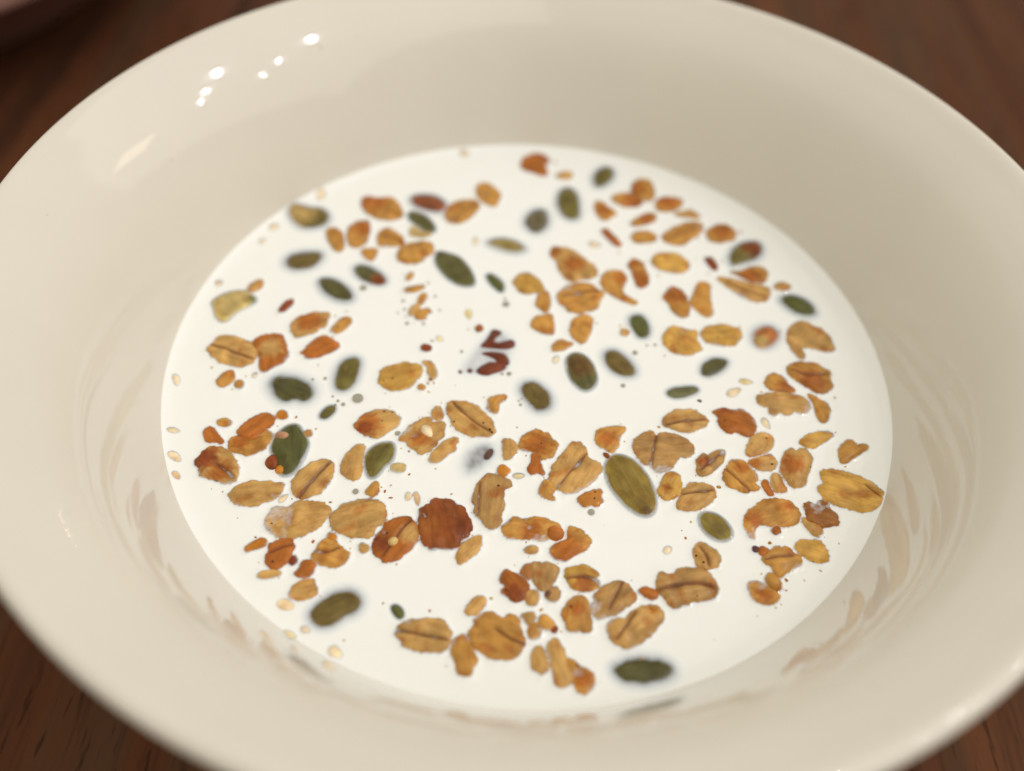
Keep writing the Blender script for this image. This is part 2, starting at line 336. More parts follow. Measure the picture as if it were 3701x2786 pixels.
('oat','oat_flake','oat flake','slim slanting oat flake in the middle of the far right clump',[(14.51,28.70),(15.66,30.26),(16.98,31.60),(18.27,32.09),(18.86,31.29),(18.48,30.03),(17.18,29.19),(15.75,28.58)],'g','oat',None,[(17.25,30.65,1.37,'b')],{}),
('oat','oat_crumb','oat crumb','thin tan oat scrap on the outer edge of the far right clump',[(21.61,32.28),(22.91,32.64),(23.90,33.11),(24.56,33.42),(25.43,32.38),(25.83,31.43),(24.24,31.41),(22.67,31.51)],'t','crumb',None,None,{}),
('oat','oat_crumb','oat crumb','narrow oat sliver slanting down under the far right clump',[(10.18,26.88),(10.74,27.65),(11.50,26.77),(12.40,25.44),(13.13,24.11),(12.81,23.40),(11.90,24.00),(11.01,25.31)],'b','crumb',None,None,{}),
('oat','oat_flake','oat flake','plain oval oat flake left of the long creased flake in the far right',[(14.65,25.99),(15.54,27.25),(16.96,27.61),(18.18,27.13),(18.75,26.24),(18.08,25.25),(16.52,24.76),(15.29,24.65)],'g','oat',None,None,{}),
('oat','oat_flake','oat flake','long creased oat flake slanting up at the bottom of the far right clump',[(19.28,26.05),(20.55,27.82),(22.52,29.43),(24.49,30.45),(25.58,30.43),(26.17,29.04),(25.19,27.52),(23.50,25.73),(22.19,24.57),(20.68,25.02)],'g','oat',[(20.11,25.66),(22.86,27.55),(25.66,29.47)],None,{}),
('oat','oat_flake','oat flake','round orange oat flake left of the seed with a rust red end',[(26.42,27.63),(27.36,29.39),(28.84,30.12),(30.10,30.12),(30.89,28.75),(30.87,27.09),(29.70,26.28),(28.11,25.79),(27.05,26.05)],'g','oat',None,[(28.98,28.34,1.92,'b')],{}),
('ses','sesame_seed','sesame seed','pale sesame flake floating above the long two tone oat flake',[(10.08,23.69),(9.96,23.53),(9.65,23.34),(9.21,23.12),(8.75,23.14),(8.37,23.40),(8.12,23.69),(8.06,24.05),(8.21,24.42),(8.52,24.60),(8.93,24.58),(9.38,24.46),(9.76,24.21),(10.01,23.91)],'ses','ses',None,None,{'dz':-0.14}),
('oat','oat_flake','oat flake','long two tone oat flake with a rusty head, upper right of centre',[(2.42,20.67),(2.46,22.14),(3.51,22.69),(5.34,22.28),(6.86,21.06),(8.07,19.61),(9.25,18.17),(9.31,16.88),(8.50,16.17),(6.88,15.81),(5.41,15.05),(4.37,16.45),(3.60,18.12),(3.42,19.64)],'t','oat',None,[(2.86,21.38,1.27,'b'),(5.97,18.76,1.81,'b')],{}),
('oat','oat_flake','oat flake','oat flake with a trailing tail and a pale fleck on top',[(9.96,15.44),(10.28,17.18),(11.48,18.04),(12.97,18.06),(13.68,17.04),(13.41,15.53),(12.86,14.22),(13.13,13.20),(14.26,12.26),(15.25,11.73),(14.51,11.27),(12.95,11.95),(11.38,12.84),(10.38,14.00)],'g','oat',None,[(12.77,16.32,1.22,'b')],{}),
('oat','oat_flake','oat flake','bent rust orange oat flake standing upright on the right',[(14.04,19.03),(14.39,20.60),(15.45,20.81),(16.32,20.11),(16.42,18.80),(16.95,17.33),(16.88,15.82),(15.94,14.58),(15.24,15.26),(14.86,16.93),(14.62,18.42)],'g','oat',None,[(15.86,16.16,2.33,'b'),(14.81,19.75,1.08,'b')],{}),
('oat','oat_flake','oat flake','light golden oblong oat flake right of the bent rust orange one',[(17.70,20.67),(18.39,22.30),(19.93,22.66),(21.30,22.78),(22.46,21.98),(23.25,20.49),(22.84,18.92),(21.31,18.35),(19.39,18.73),(17.95,19.59)],'y','oat',None,None,{}),
('pump','pumpkin_seed','pumpkin seed','olive pumpkin seed with a rust red end at the far right',[(29.44,23.05),(30.33,24.95),(32.02,26.38),(33.78,26.88),(34.79,26.27),(34.89,24.67),(34.22,23.02),(32.71,21.88),(30.97,21.17),(29.85,20.52),(29.42,21.48)],'olive','mid',None,[(33.37,24.76,2.24,'rust')],{}),
('oat','oat_crumb','oat crumb','dark rusty crumb left of the seed with a rust red end',[(25.68,21.82),(26.27,22.43),(27.11,21.72),(27.36,20.41),(27.03,19.28),(26.38,20.32)],'r','crumb',None,None,{}),
('oat','oat_flake','oat flake','oat flake with a rusty middle just below the seed with a rust red end',[(29.14,19.47),(30.77,19.39),(32.25,20.50),(33.64,20.85),(34.63,20.38),(34.76,19.08),(34.14,17.73),(32.88,17.20),(31.49,17.94),(30.39,18.70)],'g','oat',None,[(32.00,18.41,1.81,'b')],{'top':0.4}),
('oat','oat_flake','oat flake','long tan oat flake shaped like a leaf near the right far wall',[(27.19,17.89),(28.53,17.90),(30.27,17.62),(31.96,16.91),(33.70,16.63),(34.83,16.30),(34.34,14.79),(33.87,13.51),(32.53,13.20),(31.00,13.68),(29.54,15.01),(28.10,16.58)],'t','oat',[(28.71,16.84),(31.19,15.36),(33.69,14.32)],None,{}),
('oat','oat_crumb','oat crumb','small tan crumb above the olive seed nearest the right wall',[(35.31,16.56),(36.17,17.48),(37.10,17.78),(37.95,16.99),(37.30,16.09),(35.96,15.98)],'t','crumb',None,None,{}),
('pump','pumpkin_seed','pumpkin seed','bright green olive pumpkin seed nearest the right wall',[(35.86,14.25),(36.56,15.04),(38.20,15.28),(39.69,14.57),(40.63,13.21),(40.83,11.81),(40.13,11.05),(38.68,10.93),(37.37,11.72),(36.27,13.05)],'green','mid',None,None,{}),
('pump','seed_piece','seed','broken tan seed with greenish edges at the left waterline',[(-45.03,6.69),(-44.19,8.07),(-43.00,8.98),(-41.54,9.41),(-40.32,9.11),(-39.07,8.10),(-38.82,7.32),(-39.44,6.67),(-40.72,5.57),(-41.53,4.33),(-41.97,3.32),(-42.76,3.16),(-43.67,3.96),(-44.40,5.65)],'paleseed','crisp',None,[(-39.37,7.57,0.83,'green')],{}),
('oat','oat_crumb','oat crumb','reddish crumb above the torn tan flake on the left',[(-35.30,5.83),(-35.09,6.83),(-34.47,7.89),(-33.81,8.14),(-33.84,6.94),(-34.37,6.10),(-34.96,5.56)],'r','crumb',None,None,{}),
('oat','oat_flake','oat flake','torn rectangular tan oat flake on the left below the plump dark green seed',[(-33.18,3.48),(-32.25,4.71),(-30.63,5.73),(-29.13,5.95),(-28.18,5.74),(-28.29,4.46),(-28.32,3.12),(-29.17,3.24),(-29.50,2.07),(-30.65,1.60),(-31.90,1.03),(-32.55,1.82)],'t','oat',None,[(-30.59,4.08,2.10,'b')],{}),
('oat','oat_crumb','oat crumb','small slanted golden shard right of the torn rectangular flake',[(-27.50,2.42),(-27.05,3.79),(-26.29,5.02),(-25.38,5.38),(-24.92,4.74),(-25.31,3.37),(-26.12,2.44),(-26.92,2.28)],'g','crumb',None,None,{}),
('oat','oat_flake','oat flake','orange brown oat flake with a thin stalk below the torn rectangular flake',[(-30.90,-1.83),(-30.06,-1.31),(-29.87,-0.20),(-29.15,0.97),(-28.14,1.43),(-26.84,1.07),(-25.88,-0.06),(-26.32,-1.01),(-27.52,-1.83),(-28.98,-2.67),(-29.84,-2.38),(-30.08,-1.86)],'b','oat',None,None,{}),
('oat','oat_flake','oat flake','large tan oat flake with a dark crease nearest the left wall',[(-43.24,-1.93),(-42.68,-1.24),(-42.57,-0.13),(-41.62,0.42),(-40.26,0.44),(-38.60,-0.17),(-37.18,-0.98),(-36.53,-2.02),(-36.50,-3.27),(-36.95,-4.20),(-38.15,-4.74),(-39.52,-4.58),(-41.01,-3.99),(-42.47,-3.04)],'t','oat',[(-43.17,-1.46),(-41.30,-1.86),(-39.22,-2.60),(-36.72,-3.47)],None,{}),
('oat','oat_flake','oat flake','square orange oat flake with a paler centre on the left',[(-37.49,-0.27),(-36.86,0.53),(-35.37,1.21),(-33.89,1.33),(-33.15,-0.46),(-32.26,-2.39),(-32.56,-3.49),(-33.68,-4.47),(-34.53,-5.41),(-35.29,-5.30),(-35.69,-3.57),(-36.22,-2.17),(-37.05,-0.97)],'b','oat',None,[(-34.80,-1.33,1.70,'t')],{}),
('oat','oat_crumb','oat crumb','small golden crumb below the large tan flake at the left',[(-40.44,-7.61),(-40.20,-6.56),(-39.47,-5.81),(-38.93,-5.59),(-38.43,-6.76),(-38.60,-7.63),(-39.24,-8.20),(-39.88,-8.25)],'g','crumb',None,None,{}),
('oat','oat_crumb','oat crumb','tiny golden crumb at the corner of the small crumb on the left',[(-36.99,-7.81),(-37.05,-8.17),(-37.15,-8.46),(-37.49,-8.45),(-37.74,-8.18),(-37.96,-7.89),(-38.01,-7.55),(-37.77,-7.24),(-37.48,-7.26),(-37.10,-7.51)],'g','crumb',None,None,{}),
('ses','sesame_seed','sesame seed','upright sesame seed with a brown tip on the left waterline',[(-45.38,-8.64),(-45.52,-8.58),(-45.77,-8.36),(-46.02,-8.01),(-46.23,-7.59),(-46.38,-7.20),(-46.38,-6.89),(-46.21,-6.73),(-46.00,-6.77),(-45.76,-6.99),(-45.49,-7.35),(-45.34,-7.78),(-45.32,-8.22),(-45.33,-8.52)],'ses','ses',None,None,{'dz':-0.02}),
('ses','sesame_seed','sesame seed','faint sesame seed under the square orange flake',[(-35.70,-5.50),(-35.65,-5.62),(-35.61,-5.83),(-35.63,-6.08),(-35.73,-6.29),(-35.84,-6.45),(-35.98,-6.50),(-36.15,-6.41),(-36.25,-6.25),(-36.27,-6.05),(-36.25,-5.80),(-36.14,-5.61),(-35.95,-5.52),(-35.79,-5.49)],'ses','ses',None,None,{'dz':-0.15}),
('ses','sesame_seed','sesame seed','level pale sesame seed on the left waterline, above the rounder one',[(-42.94,-15.80),(-42.99,-15.92),(-43.17,-16.05),(-43.46,-16.13),(-43.79,-16.15),(-44.11,-16.12),(-44.35,-15.98),(-44.48,-15.76),(-44.44,-15.57),(-44.26,-15.44),(-43.98,-15.33),(-43.63,-15.38),(-43.28,-15.56),(-43.04,-15.70)],'ses','ses',None,None,{'dz':-0.03}),
('pump','pumpkin_seed','pumpkin seed','wide dark sunken pumpkin seed with a milky notch on the left',[(-33.55,-7.41),(-33.17,-6.17),(-31.93,-5.81),(-30.41,-6.13),(-28.97,-6.70),(-28.06,-7.65),(-27.89,-8.82),(-28.48,-9.78),(-29.87,-9.31),(-30.88,-10.05),(-31.95,-9.30),(-32.93,-8.38)],'dk','deep',None,None,{}),
('pump','pumpkin_seed','pumpkin seed','upright olive pumpkin seed right of the wide dark sunken one',[(-25.05,-6.56),(-25.33,-5.03),(-25.11,-3.25),(-24.49,-2.22),(-23.47,-1.86),(-22.72,-2.34),(-22.59,-3.93),(-22.70,-5.69),(-23.25,-7.10),(-24.07,-7.68),(-24.77,-7.39)],'olive','deep',None,None,{}),
('pump','seed_piece','seed','small dark seed scrap beside a cluster of bubbles on the left',[(-26.19,-12.30),(-25.99,-11.31),(-25.38,-10.45),(-24.64,-10.31),(-24.44,-11.03),(-24.86,-11.87),(-25.39,-12.48)],'olive','deep',None,None,{}),
('oat','oat_crumb','oat crumb','flat golden crumb above the bent reddish crumb on the left',[(-38.75,-13.97),(-38.09,-13.60),(-37.30,-13.70),(-36.81,-14.14),(-37.31,-14.65),(-38.13,-14.64)],'g','crumb',None,None,{}),
('oat','oat_crumb','oat crumb','round orange crumb above the seed dotted with crumbs',[(-30.32,-12.33),(-30.23,-12.75),(-30.57,-12.92),(-30.90,-12.92),(-31.29,-12.80),(-31.47,-12.42),(-31.35,-11.99),(-31.17,-11.82),(-30.78,-11.82),(-30.53,-11.95)],'or','crumb',None,None,{}),
('oat','oat_crumb','oat crumb','tall golden crumb of the crumbly patch left of the pecan piece',[(-16.16,9.03),(-16.02,10.26),(-15.55,11.12),(-15.12,10.54),(-15.34,9.30),(-15.83,8.66)],'g','crumb',None,None,{}),
('oat','oat_crumb','oat crumb','slanted brown crumb of the crumbly patch left of the pecan piece',[(-17.16,6.76),(-16.91,8.17),(-16.14,8.83),(-15.90,8.05),(-16.49,7.01),(-16.82,6.29)],'t','crumb',None,None,{}),
('oat','oat_crumb','oat crumb','widest crumb of the crumbly patch left of the pecan piece',[(-16.25,6.24),(-16.11,7.44),(-15.02,7.73),(-14.62,7.96),(-13.98,7.32),(-14.79,6.96),(-14.79,5.78),(-15.90,5.69)],'g','crumb',None,None,{}),
('ses','sesame_seed','sesame seed','yellow sesame seed above the dark pecan piece',[(-8.62,6.46),(-8.76,6.51),(-8.94,6.75),(-9.16,7.10),(-9.37,7.51),(-9.39,7.94),(-9.25,8.29),(-9.05,8.46),(-8.80,8.44),(-8.54,8.23),(-8.38,7.84),(-8.40,7.36),(-8.46,6.91),(-8.52,6.59)],'sesy','ses',None,None,{}),
('ses','sesame_seed','sesame seed','yellow sesame seed above the little dark red crumb',[(-11.92,2.13),(-12.01,2.04),(-12.18,2.02),(-12.40,2.05),(-12.64,2.11),(-12.83,2.26),(-12.91,2.51),(-12.89,2.76),(-12.79,2.91),(-12.60,2.99),(-12.38,2.97),(-12.18,2.74),(-12.04,2.46),(-11.94,2.26)],'sesy','ses',None,None,{'dz':-0.05}),
('oat','oat_crumb','oat crumb','little dark red crumb left of the pecan piece',[(-14.74,0.58),(-14.39,1.07),(-13.62,0.94),(-13.33,0.41),(-13.71,-0.08),(-14.47,0.05)],'r','crumb',None,None,{}),
('oat','oat_crumb','oat crumb','tiny brown crumb at the top left of the pecan piece',[(-6.71,4.75),(-6.71,4.46),(-6.97,4.16),(-7.21,4.11),(-7.52,4.36),(-7.60,4.68),(-7.47,4.98),(-7.33,5.27),(-7.03,5.33),(-6.85,5.07)],'b','crumb',None,None,{}),
('oat','oat_flake','oat flake','smooth rounded yellow oat flake left of the pecan piece',[(-19.54,-5.26),(-19.39,-4.03),(-18.57,-3.26),(-17.16,-2.79),(-16.42,-2.28),(-15.70,-2.67),(-14.43,-2.57),(-14.26,-3.44),(-14.38,-4.68),(-14.89,-5.93),(-15.83,-6.86),(-17.08,-7.30),(-18.42,-7.06),(-19.26,-6.28)],'y','oat',None,None,{}),
('oat','oat_crumb','oat crumb','curved tan scrap curling round the right of the smooth yellow flake',[(-14.30,-2.02),(-13.24,-1.85),(-12.45,-2.94),(-12.12,-4.15),(-12.49,-5.05),(-12.97,-5.43),(-12.80,-4.55),(-13.28,-3.89),(-13.26,-2.83)],'t','crumb',None,None,{}),
('oat','oat_crumb','oat crumb','tiny golden crumb under the curved tan scrap',[(-13.47,-6.42),(-13.52,-6.71),(-13.73,-6.84),(-13.94,-6.80),(-14.18,-6.71),(-14.20,-6.48),(-14.18,-6.19),(-14.05,-6.06),(-13.80,-6.09),(-13.64,-6.20)],'g','crumb',None,None,{}),
('pump','pecan_piece','pecan','dark ridged pecan piece half sunk in the middle of the milk',[(-9.81,-2.56),(-8.44,0.26),(-7.27,2.77),(-5.93,5.35),(-3.98,5.51),(-2.09,3.95),(-1.58,2.11),(-2.02,-0.13),(-2.31,-2.31),(-4.09,-3.86),(-6.73,-4.25),(-8.85,-4.24)],'pecan','sunk',None,None,{'bumps':[[(-6.89,1.49),(-6.14,2.48),(-5.55,3.85),(-5.35,5.02),(-4.21,4.73),(-3.90,4.18),(-4.70,3.54),(-5.19,2.56),(-4.34,2.26),(-3.27,2.72),(-2.60,3.24),(-1.96,2.83),(-1.92,1.90),(-2.51,1.48),(-4.01,1.36),(-5.66,1.41)],[(-6.67,0.31),(-5.06,0.63),(-3.55,0.57),(-2.69,-0.37),(-2.49,-1.43),(-3.01,-1.83),(-4.10,-1.56),(-4.43,-0.69),(-5.55,-0.14)],[(-7.09,-3.05),(-6.23,-1.91),(-4.94,-1.09),(-3.82,-1.72),(-2.73,-1.99),(-3.49,-2.76),(-4.54,-3.20),(-5.30,-3.78),(-6.37,-3.69)],[(-9.53,-3.33),(-9.19,-2.72),(-8.67,-3.26),(-9.01,-3.90)],[(-8.22,-3.05),(-7.83,-2.49),(-7.36,-2.98),(-7.74,-3.54)]]}),
('pump','pumpkin_seed','pumpkin seed','wrinkled dark pumpkin seed with a glint, below right of the pecan piece',[(-0.77,-5.67),(-0.48,-4.62),(0.70,-4.35),(1.78,-4.96),(2.73,-6.08),(3.16,-7.40),(2.80,-8.59),(1.78,-9.08),(0.99,-8.73),(0.31,-7.79),(-0.39,-6.67)],'brol','deep',None,None,{}),
('oat','oat_flake','oat flake','large leaf shaped tan oat flake with a fine diagonal crease in the middle',[(-10.14,-9.99),(-10.08,-8.67),(-8.61,-8.47),(-7.03,-8.68),(-5.79,-9.66),(-4.80,-10.88),(-4.02,-12.11),(-3.90,-13.05),(-4.36,-13.63),(-5.73,-13.89),(-7.39,-13.63),(-8.60,-12.77),(-9.48,-11.56)],'t','oat',[(-9.34,-8.94),(-7.77,-10.62),(-5.99,-12.10),(-4.27,-13.08)],None,{}),
('oat','oat_flake','oat flake','oval oat flake with a rust orange left end, left of the sesame topped flake',[(-21.42,-13.12),(-20.91,-11.96),(-19.90,-11.07),(-18.42,-10.63),(-17.12,-10.78),(-16.24,-11.60),(-15.90,-12.22),(-16.17,-13.04),(-17.21,-13.75),(-17.72,-14.57),(-18.63,-15.18),(-19.58,-14.71),(-20.53,-14.31),(-21.22,-13.90)],'t','oat',None,[(-20.08,-13.18,2.12,'b'),(-20.10,-13.81,1.13,'r')],{}),
('oat','oat_flake','oat flake','large oat flake carrying a sesame seed on its back',[(-15.63,-15.19),(-15.15,-14.06),(-14.31,-12.73),(-13.27,-11.86),(-12.20,-11.13),(-11.81,-12.38),(-11.07,-12.17),(-10.31,-12.11),(-10.11,-12.89),(-10.47,-14.33),(-11.08,-15.62),(-11.84,-16.59),(-12.78,-17.04),(-13.34,-16.55),(-14.03,-15.99),(-14.37,-15.25),(-15.24,-15.31)],'t','oat',None,[(-13.17,-14.85,1.39,'b')],{}),
('oat','oat_crumb','oat crumb','pointed tan crumb at the tip of the sesame topped flake',[(-12.02,-10.46),(-11.37,-9.35),(-10.67,-10.52),(-10.74,-11.66),(-11.37,-11.71),(-11.82,-11.10)],'t','crumb',None,None,{}),
('ses','sesame_seed','sesame seed','plump cream sesame seed lying on top of a large oat flake',[(-11.63,-14.42),(-11.77,-14.45),(-12.03,-14.37),(-12.35,-14.16),(-12.65,-13.88),(-12.89,-13.56),(-12.95,-13.22),(-12.85,-12.94),(-12.65,-12.84),(-12.37,-12.91),(-12.04,-13.10),(-11.81,-13.48),(-11.69,-13.93),(-11.62,-14.26)],'ses','ses',None,None,{'dz':0.55}),
('oat','oat_flake','oat flake','slim ragged oat flake below the sesame topped flake',[(-11.51,-17.92),(-11.20,-16.84),(-10.45,-15.72),(-9.67,-14.74),(-8.59,-14.27),(-8.23,-14.78),(-8.87,-15.29),(-8.49,-16.03),(-9.46,-16.87),(-10.33,-17.98),(-11.16,-18.27)],'t','oat',None,None,{}),
('oat','oat_crumb','oat crumb','hook shaped golden crumb right of the large leaf shaped flake',[(-5.00,-9.03),(-4.83,-7.69),(-4.01,-7.20),(-2.91,-7.03),(-2.81,-7.70),(-3.69,-8.26),(-3.73,-9.59),(-4.09,-10.11),(-4.75,-9.83)],'g','crumb',None,None,{}),
('pump','pumpkin_seed','pumpkin seed','drowned seed showing as a blue grey shadow with one red fleck',[(-7.59,-18.38),(-7.26,-16.55),(-6.14,-15.09),(-4.55,-14.51),(-3.63,-15.21),(-3.55,-16.42),(-4.32,-17.83),(-5.58,-19.11),(-6.86,-19.79)],'redseed','drown',None,None,{'bumps':[[(-4.86,-17.20),(-4.56,-16.20),(-3.99,-15.39),(-3.76,-16.06),(-4.25,-17.08)]]}),
('oat','oat_flake','oat flake','broad creased oat flake with a ragged right end, below the long two tone flake',[(3.57,11.72),(4.27,13.22),(5.42,14.58),(6.88,15.12),(8.49,14.95),(9.21,13.85),(10.44,12.92),(9.48,11.81),(9.32,9.97),(8.03,9.46),(6.61,8.85),(5.19,9.02),(4.60,10.18),(3.88,10.72)],'g','oat',[(4.86,12.24),(7.32,12.96),(9.65,13.47)],None,{}),
('oat','oat_crumb','oat crumb','narrow upright golden crumb below the smooth rounded yellow flake in the far half',[(0.66,10.45),(1.10,12.33),(1.95,13.02),(2.49,11.83),(2.60,10.01),(2.21,8.77),(1.35,8.90),(0.83,9.66)],'g','crumb',None,None,{}),
('oat','oat_flake','oat flake','stubby orange oat flake right of the dark pecan piece',[(0.03,6.33),(0.68,7.66),(1.95,7.96),(2.93,8.14),(2.96,7.06),(3.12,5.91),(3.15,4.57),(2.32,4.41),(1.20,4.79),(0.34,5.49)],'g','oat',None,None,{}),
('oat','oat_flake','oat flake','teardrop golden oat flake pointing at the dark seed below it',[(5.50,5.91),(6.05,7.52),(7.04,8.48),(8.17,8.38),(8.66,7.54),(8.30,5.76),(7.88,4.20),(7.19,2.83),(6.50,3.33),(5.80,4.41)],'g','oat',None,None,{}),
('oat','oat_crumb','oat crumb','small pointed golden crumb above the round brown centred seed',[(2.95,1.46),(3.47,2.90),(4.42,3.54),(5.12,3.03),(5.95,3.00),(5.13,2.10),(4.18,1.47)],'g','crumb',None,None,{}),
('ses','sesame_seed','sesame seed','pale sesame flake at the upper left of the brown centred seed',[(3.92,0.68),(3.99,0.54),(4.02,0.27),(3.98,-0.07),(3.89,-0.41),(3.76,-0.69),(3.56,-0.80),(3.35,-0.75),(3.23,-0.58),(3.19,-0.30),(3.21,0.05),(3.38,0.34),(3.63,0.53),(3.81,0.66)],'ses','ses',None,None,{'dz':-0.1}),
('pump','pumpkin_seed','pumpkin seed','dark pumpkin seed with brown centre and green rim, right of the pecan piece',[(5.02,0.07),(5.82,1.14),(7.05,1.24),(8.28,0.15),(8.94,-1.59),(9.19,-3.33),(8.78,-4.75),(7.72,-5.52),(6.67,-4.92),(5.73,-3.61),(5.18,-1.89)],'dk','crisp',None,[(6.92,-1.22,2.31,'brown')],{}),
('pump','pumpkin_seed','pumpkin seed','brown olive pumpkin seed right of the brown centred green rimmed one',[(10.26,1.04),(10.62,1.99),(11.72,2.26),(12.92,1.26),(13.97,-0.11),(14.33,-1.34),(13.90,-2.08),(12.69,-2.09),(11.50,-1.56),(10.71,-0.37)],'brol','deep',None,None,{}),
('pump','pumpkin_seed','pumpkin seed','sunken dark green pumpkin seed with a tan crumb at its side',[(13.96,7.78),(14.14,8.98),(15.16,9.46),(15.99,8.93),(16.42,7.59),(16.49,6.05),(15.96,5.05),(14.99,5.16),(14.47,6.27)],'green','deep',None,None,{}),
('oat','oat_crumb','oat crumb','round tan crumb at the side of the sunken dark green seed',[(13.69,5.67),(13.47,5.23),(13.25,5.02),(12.93,5.09),(12.72,5.26),(12.68,5.58),(12.68,6.00),(12.97,6.22),(13.27,6.15),(13.55,5.98)],'t','crumb',None,None,{}),
('oat','oat_flake','oat flake','brown oat flake standing left of the hourglass flake',[(18.92,13.02),(19.58,14.32),(20.07,15.31),(21.09,15.18),(22.04,14.11),(22.48,12.30),(22.43,10.67),(21.98,9.34),(20.98,9.35),(20.19,10.28),(19.72,11.86)],'g','oat',None,[(20.85,13.80,2.06,'b')],{}),
('oat','oat_flake','oat flake','hourglass shaped golden oat flake on the right',[(22.88,12.74),(23.69,14.67),(24.27,16.41),(25.18,16.80),(25.96,16.45),(25.69,14.22),(25.64,12.15),(25.86,10.56),(25.42,9.72),(24.56,9.65),(23.80,10.79),(23.02,11.73)],'g','oat',None,None,{}),
('oat','oat_flake','oat flake','broad light golden oat flake with a hollow right side',[(18.36,4.49),(18.80,6.05),(19.86,7.29),(21.12,7.20),(22.06,6.70),(23.32,6.71),(22.97,5.82),(23.00,4.49),(23.86,3.16),(22.59,2.78),(21.99,2.08),(20.35,2.13),(19.03,3.04)],'y','oat',None,[(21.92,4.78,1.46,'g')],{}),
('oat','oat_flake','oat flake','loaf shaped golden oat flake left of the sunken orange nut',[(23.68,6.16),(24.64,7.50),(26.25,8.12),(27.93,7.96),(29.57,7.52),(29.27,6.14),(28.77,4.77),(27.41,4.38),(25.61,4.33),(24.28,4.97)],'y','oat',None,None,{}),
('pump','nut_piece','nut','sunken orange brown nut with a grey halo on the right',[(31.13,6.49),(31.87,7.90),(33.08,8.59),(34.20,8.48),(34.68,7.36),(34.30,6.17),(33.30,4.95),(32.13,4.48),(31.25,5.16)],'nut','deep',None,[(32.00,5.60,1.32,'tan')],{}),
('oat','oat_flake','oat flake','large folded tan oat flake with a hanging strip near the right wall',[(35.99,6.69),(36.60,8.49),(37.92,9.67),(39.20,9.68),(39.64,8.93),(40.97,8.46),(41.88,7.18),(42.13,5.49),(41.79,4.33),(40.42,4.41),(38.85,4.94),(37.32,4.91),(37.78,3.45),(37.49,2.51),(36.85,2.82),(36.22,4.07),(35.93,5.36)],'t','oat',None,None,{}),
('pump','pumpkin_seed','pumpkin seed','sunken dark pumpkin seed slanting up under the loaf shaped flake',[(23.38,-0.61),(23.77,0.67),(24.81,1.67),(26.07,1.95),(27.13,1.67),(26.60,0.54),(25.54,-0.62),(24.26,-1.34),(23.53,-1.22)],'dk','deep',None,None,{}),
('pump','pumpkin_seed','pumpkin seed','sunken greyish green pumpkin seed lying level with a dark fibre at its tip',[(18.42,-4.68),(19.26,-3.93),(20.74,-3.55),(22.35,-3.42),(22.56,-4.01),(21.58,-4.77),(19.95,-5.41),(18.77,-5.33)],'greengrey','deep',None,None,{}),
('oat','oat_flake','oat flake','curled oat flake split open along a rusty groove at the right',[(34.87,0.48),(35.99,1.66),(37.56,2.06),(39.14,1.73),(40.60,0.76),(40.85,0.24),(40.38,-0.51),(40.60,-1.90),(39.94,-2.99),(38.68,-3.35),(37.47,-2.66),(36.31,-1.53),(35.28,-0.38)],'g','oat',[(35.50,0.17),(37.54,-0.55),(40.46,-0.06)],[(37.93,-1.49,2.02,'b')],{'top':0.5}),
('oat','oat_flake','oat flake','rounded oat flake left of the curled split one',[(31.75,-2.07),(32.26,-0.80),(33.26,-0.36),(34.25,-0.99),(34.61,-2.19),(35.53,-3.16),(34.81,-3.56),(33.65,-3.31),(32.46,-3.23),(31.86,-2.76)],'g','oat',None,[(34.53,-2.72,1.23,'b')],{}),
('oat','oat_flake','oat flake','wide oat flake with a lobed lower edge on the right',[(30.39,-4.42),(31.81,-4.14),(33.33,-3.68),(35.02,-3.89),(36.55,-4.28),(37.08,-5.43),(36.56,-6.64),(35.59,-7.04),(34.90,-6.43),(34.11,-7.32),(33.35,-7.22),(33.21,-6.40),(32.25,-7.63),(31.51,-7.36),(31.78,-6.34),(30.77,-6.09),(30.33,-5.45)],'t','oat',None,None,{}),
('oat','oat_flake','oat flake','teardrop oat flake hanging below the curled split one',[(37.04,-3.65),(37.81,-3.84),(38.46,-4.64),(39.34,-4.91),(39.56,-5.91),(39.19,-7.26),(38.47,-8.38),(37.89,-8.02),(37.75,-6.55),(37.74,-5.04)],'g','oat',None,None,{}),
('ses','sesame_seed','sesame seed','pale yellow sesame seed, upper one of a pair on the right',[(30.11,-1.99),(29.99,-2.10),(29.70,-2.24),(29.29,-2.43),(28.85,-2.47),(28.50,-2.33),(28.27,-2.14),(28.21,-1.93),(28.35,-1.67),(28.65,-1.51),(29.03,-1.50),(29.44,-1.57),(29.80,-1.69),(30.04,-1.85)],'sesy','ses',None,None,{'dz':-0.05}),
('ses','sesame_seed','sesame seed','pale sesame flake, lower one of a pair on the right',[(28.35,-3.25),(28.29,-3.46),(28.05,-3.80),(27.71,-4.30),(27.29,-4.70),(26.86,-4.81),(26.51,-4.74),(26.34,-4.53),(26.36,-4.15),(26.57,-3.73),(26.97,-3.44),(27.44,-3.27),(27.88,-3.15),(28.21,-3.14)],'ses','ses',None,None,{'dz':-0.06}),
('ses','sesame_seed','sesame seed','cream sesame seed between the lobed flake and the rust brown one',[(31.30,-9.74),(31.17,-9.74),(30.97,-9.58),(30.68,-9.36),(30.42,-9.05),(30.34,-8.63),(30.40,-8.25),(30.54,-8.01),(30.77,-7.93),(31.04,-8.03),(31.23,-8.35),(31.31,-8.81),(31.36,-9.24),(31.37,-9.56)],'ses','ses',None,None,{'dz':-0.08}),
('oat','oat_flake','oat flake','rust brown oat flake with a ragged foot, right of centre',[(24.21,-7.66),(24.89,-7.28),(25.72,-6.88),(26.21,-7.18),(28.31,-7.02),(28.97,-7.95),(29.55,-9.05),(29.41,-10.19),(28.44,-11.30),(27.59,-10.97),(26.89,-10.38),(25.81,-10.94),(25.01,-10.05),(24.80,-8.93),(24.68,-8.12)],'b','oat',None,[(25.63,-7.72,1.02,'r'),(27.05,-8.92,2.32,'b')],{}),
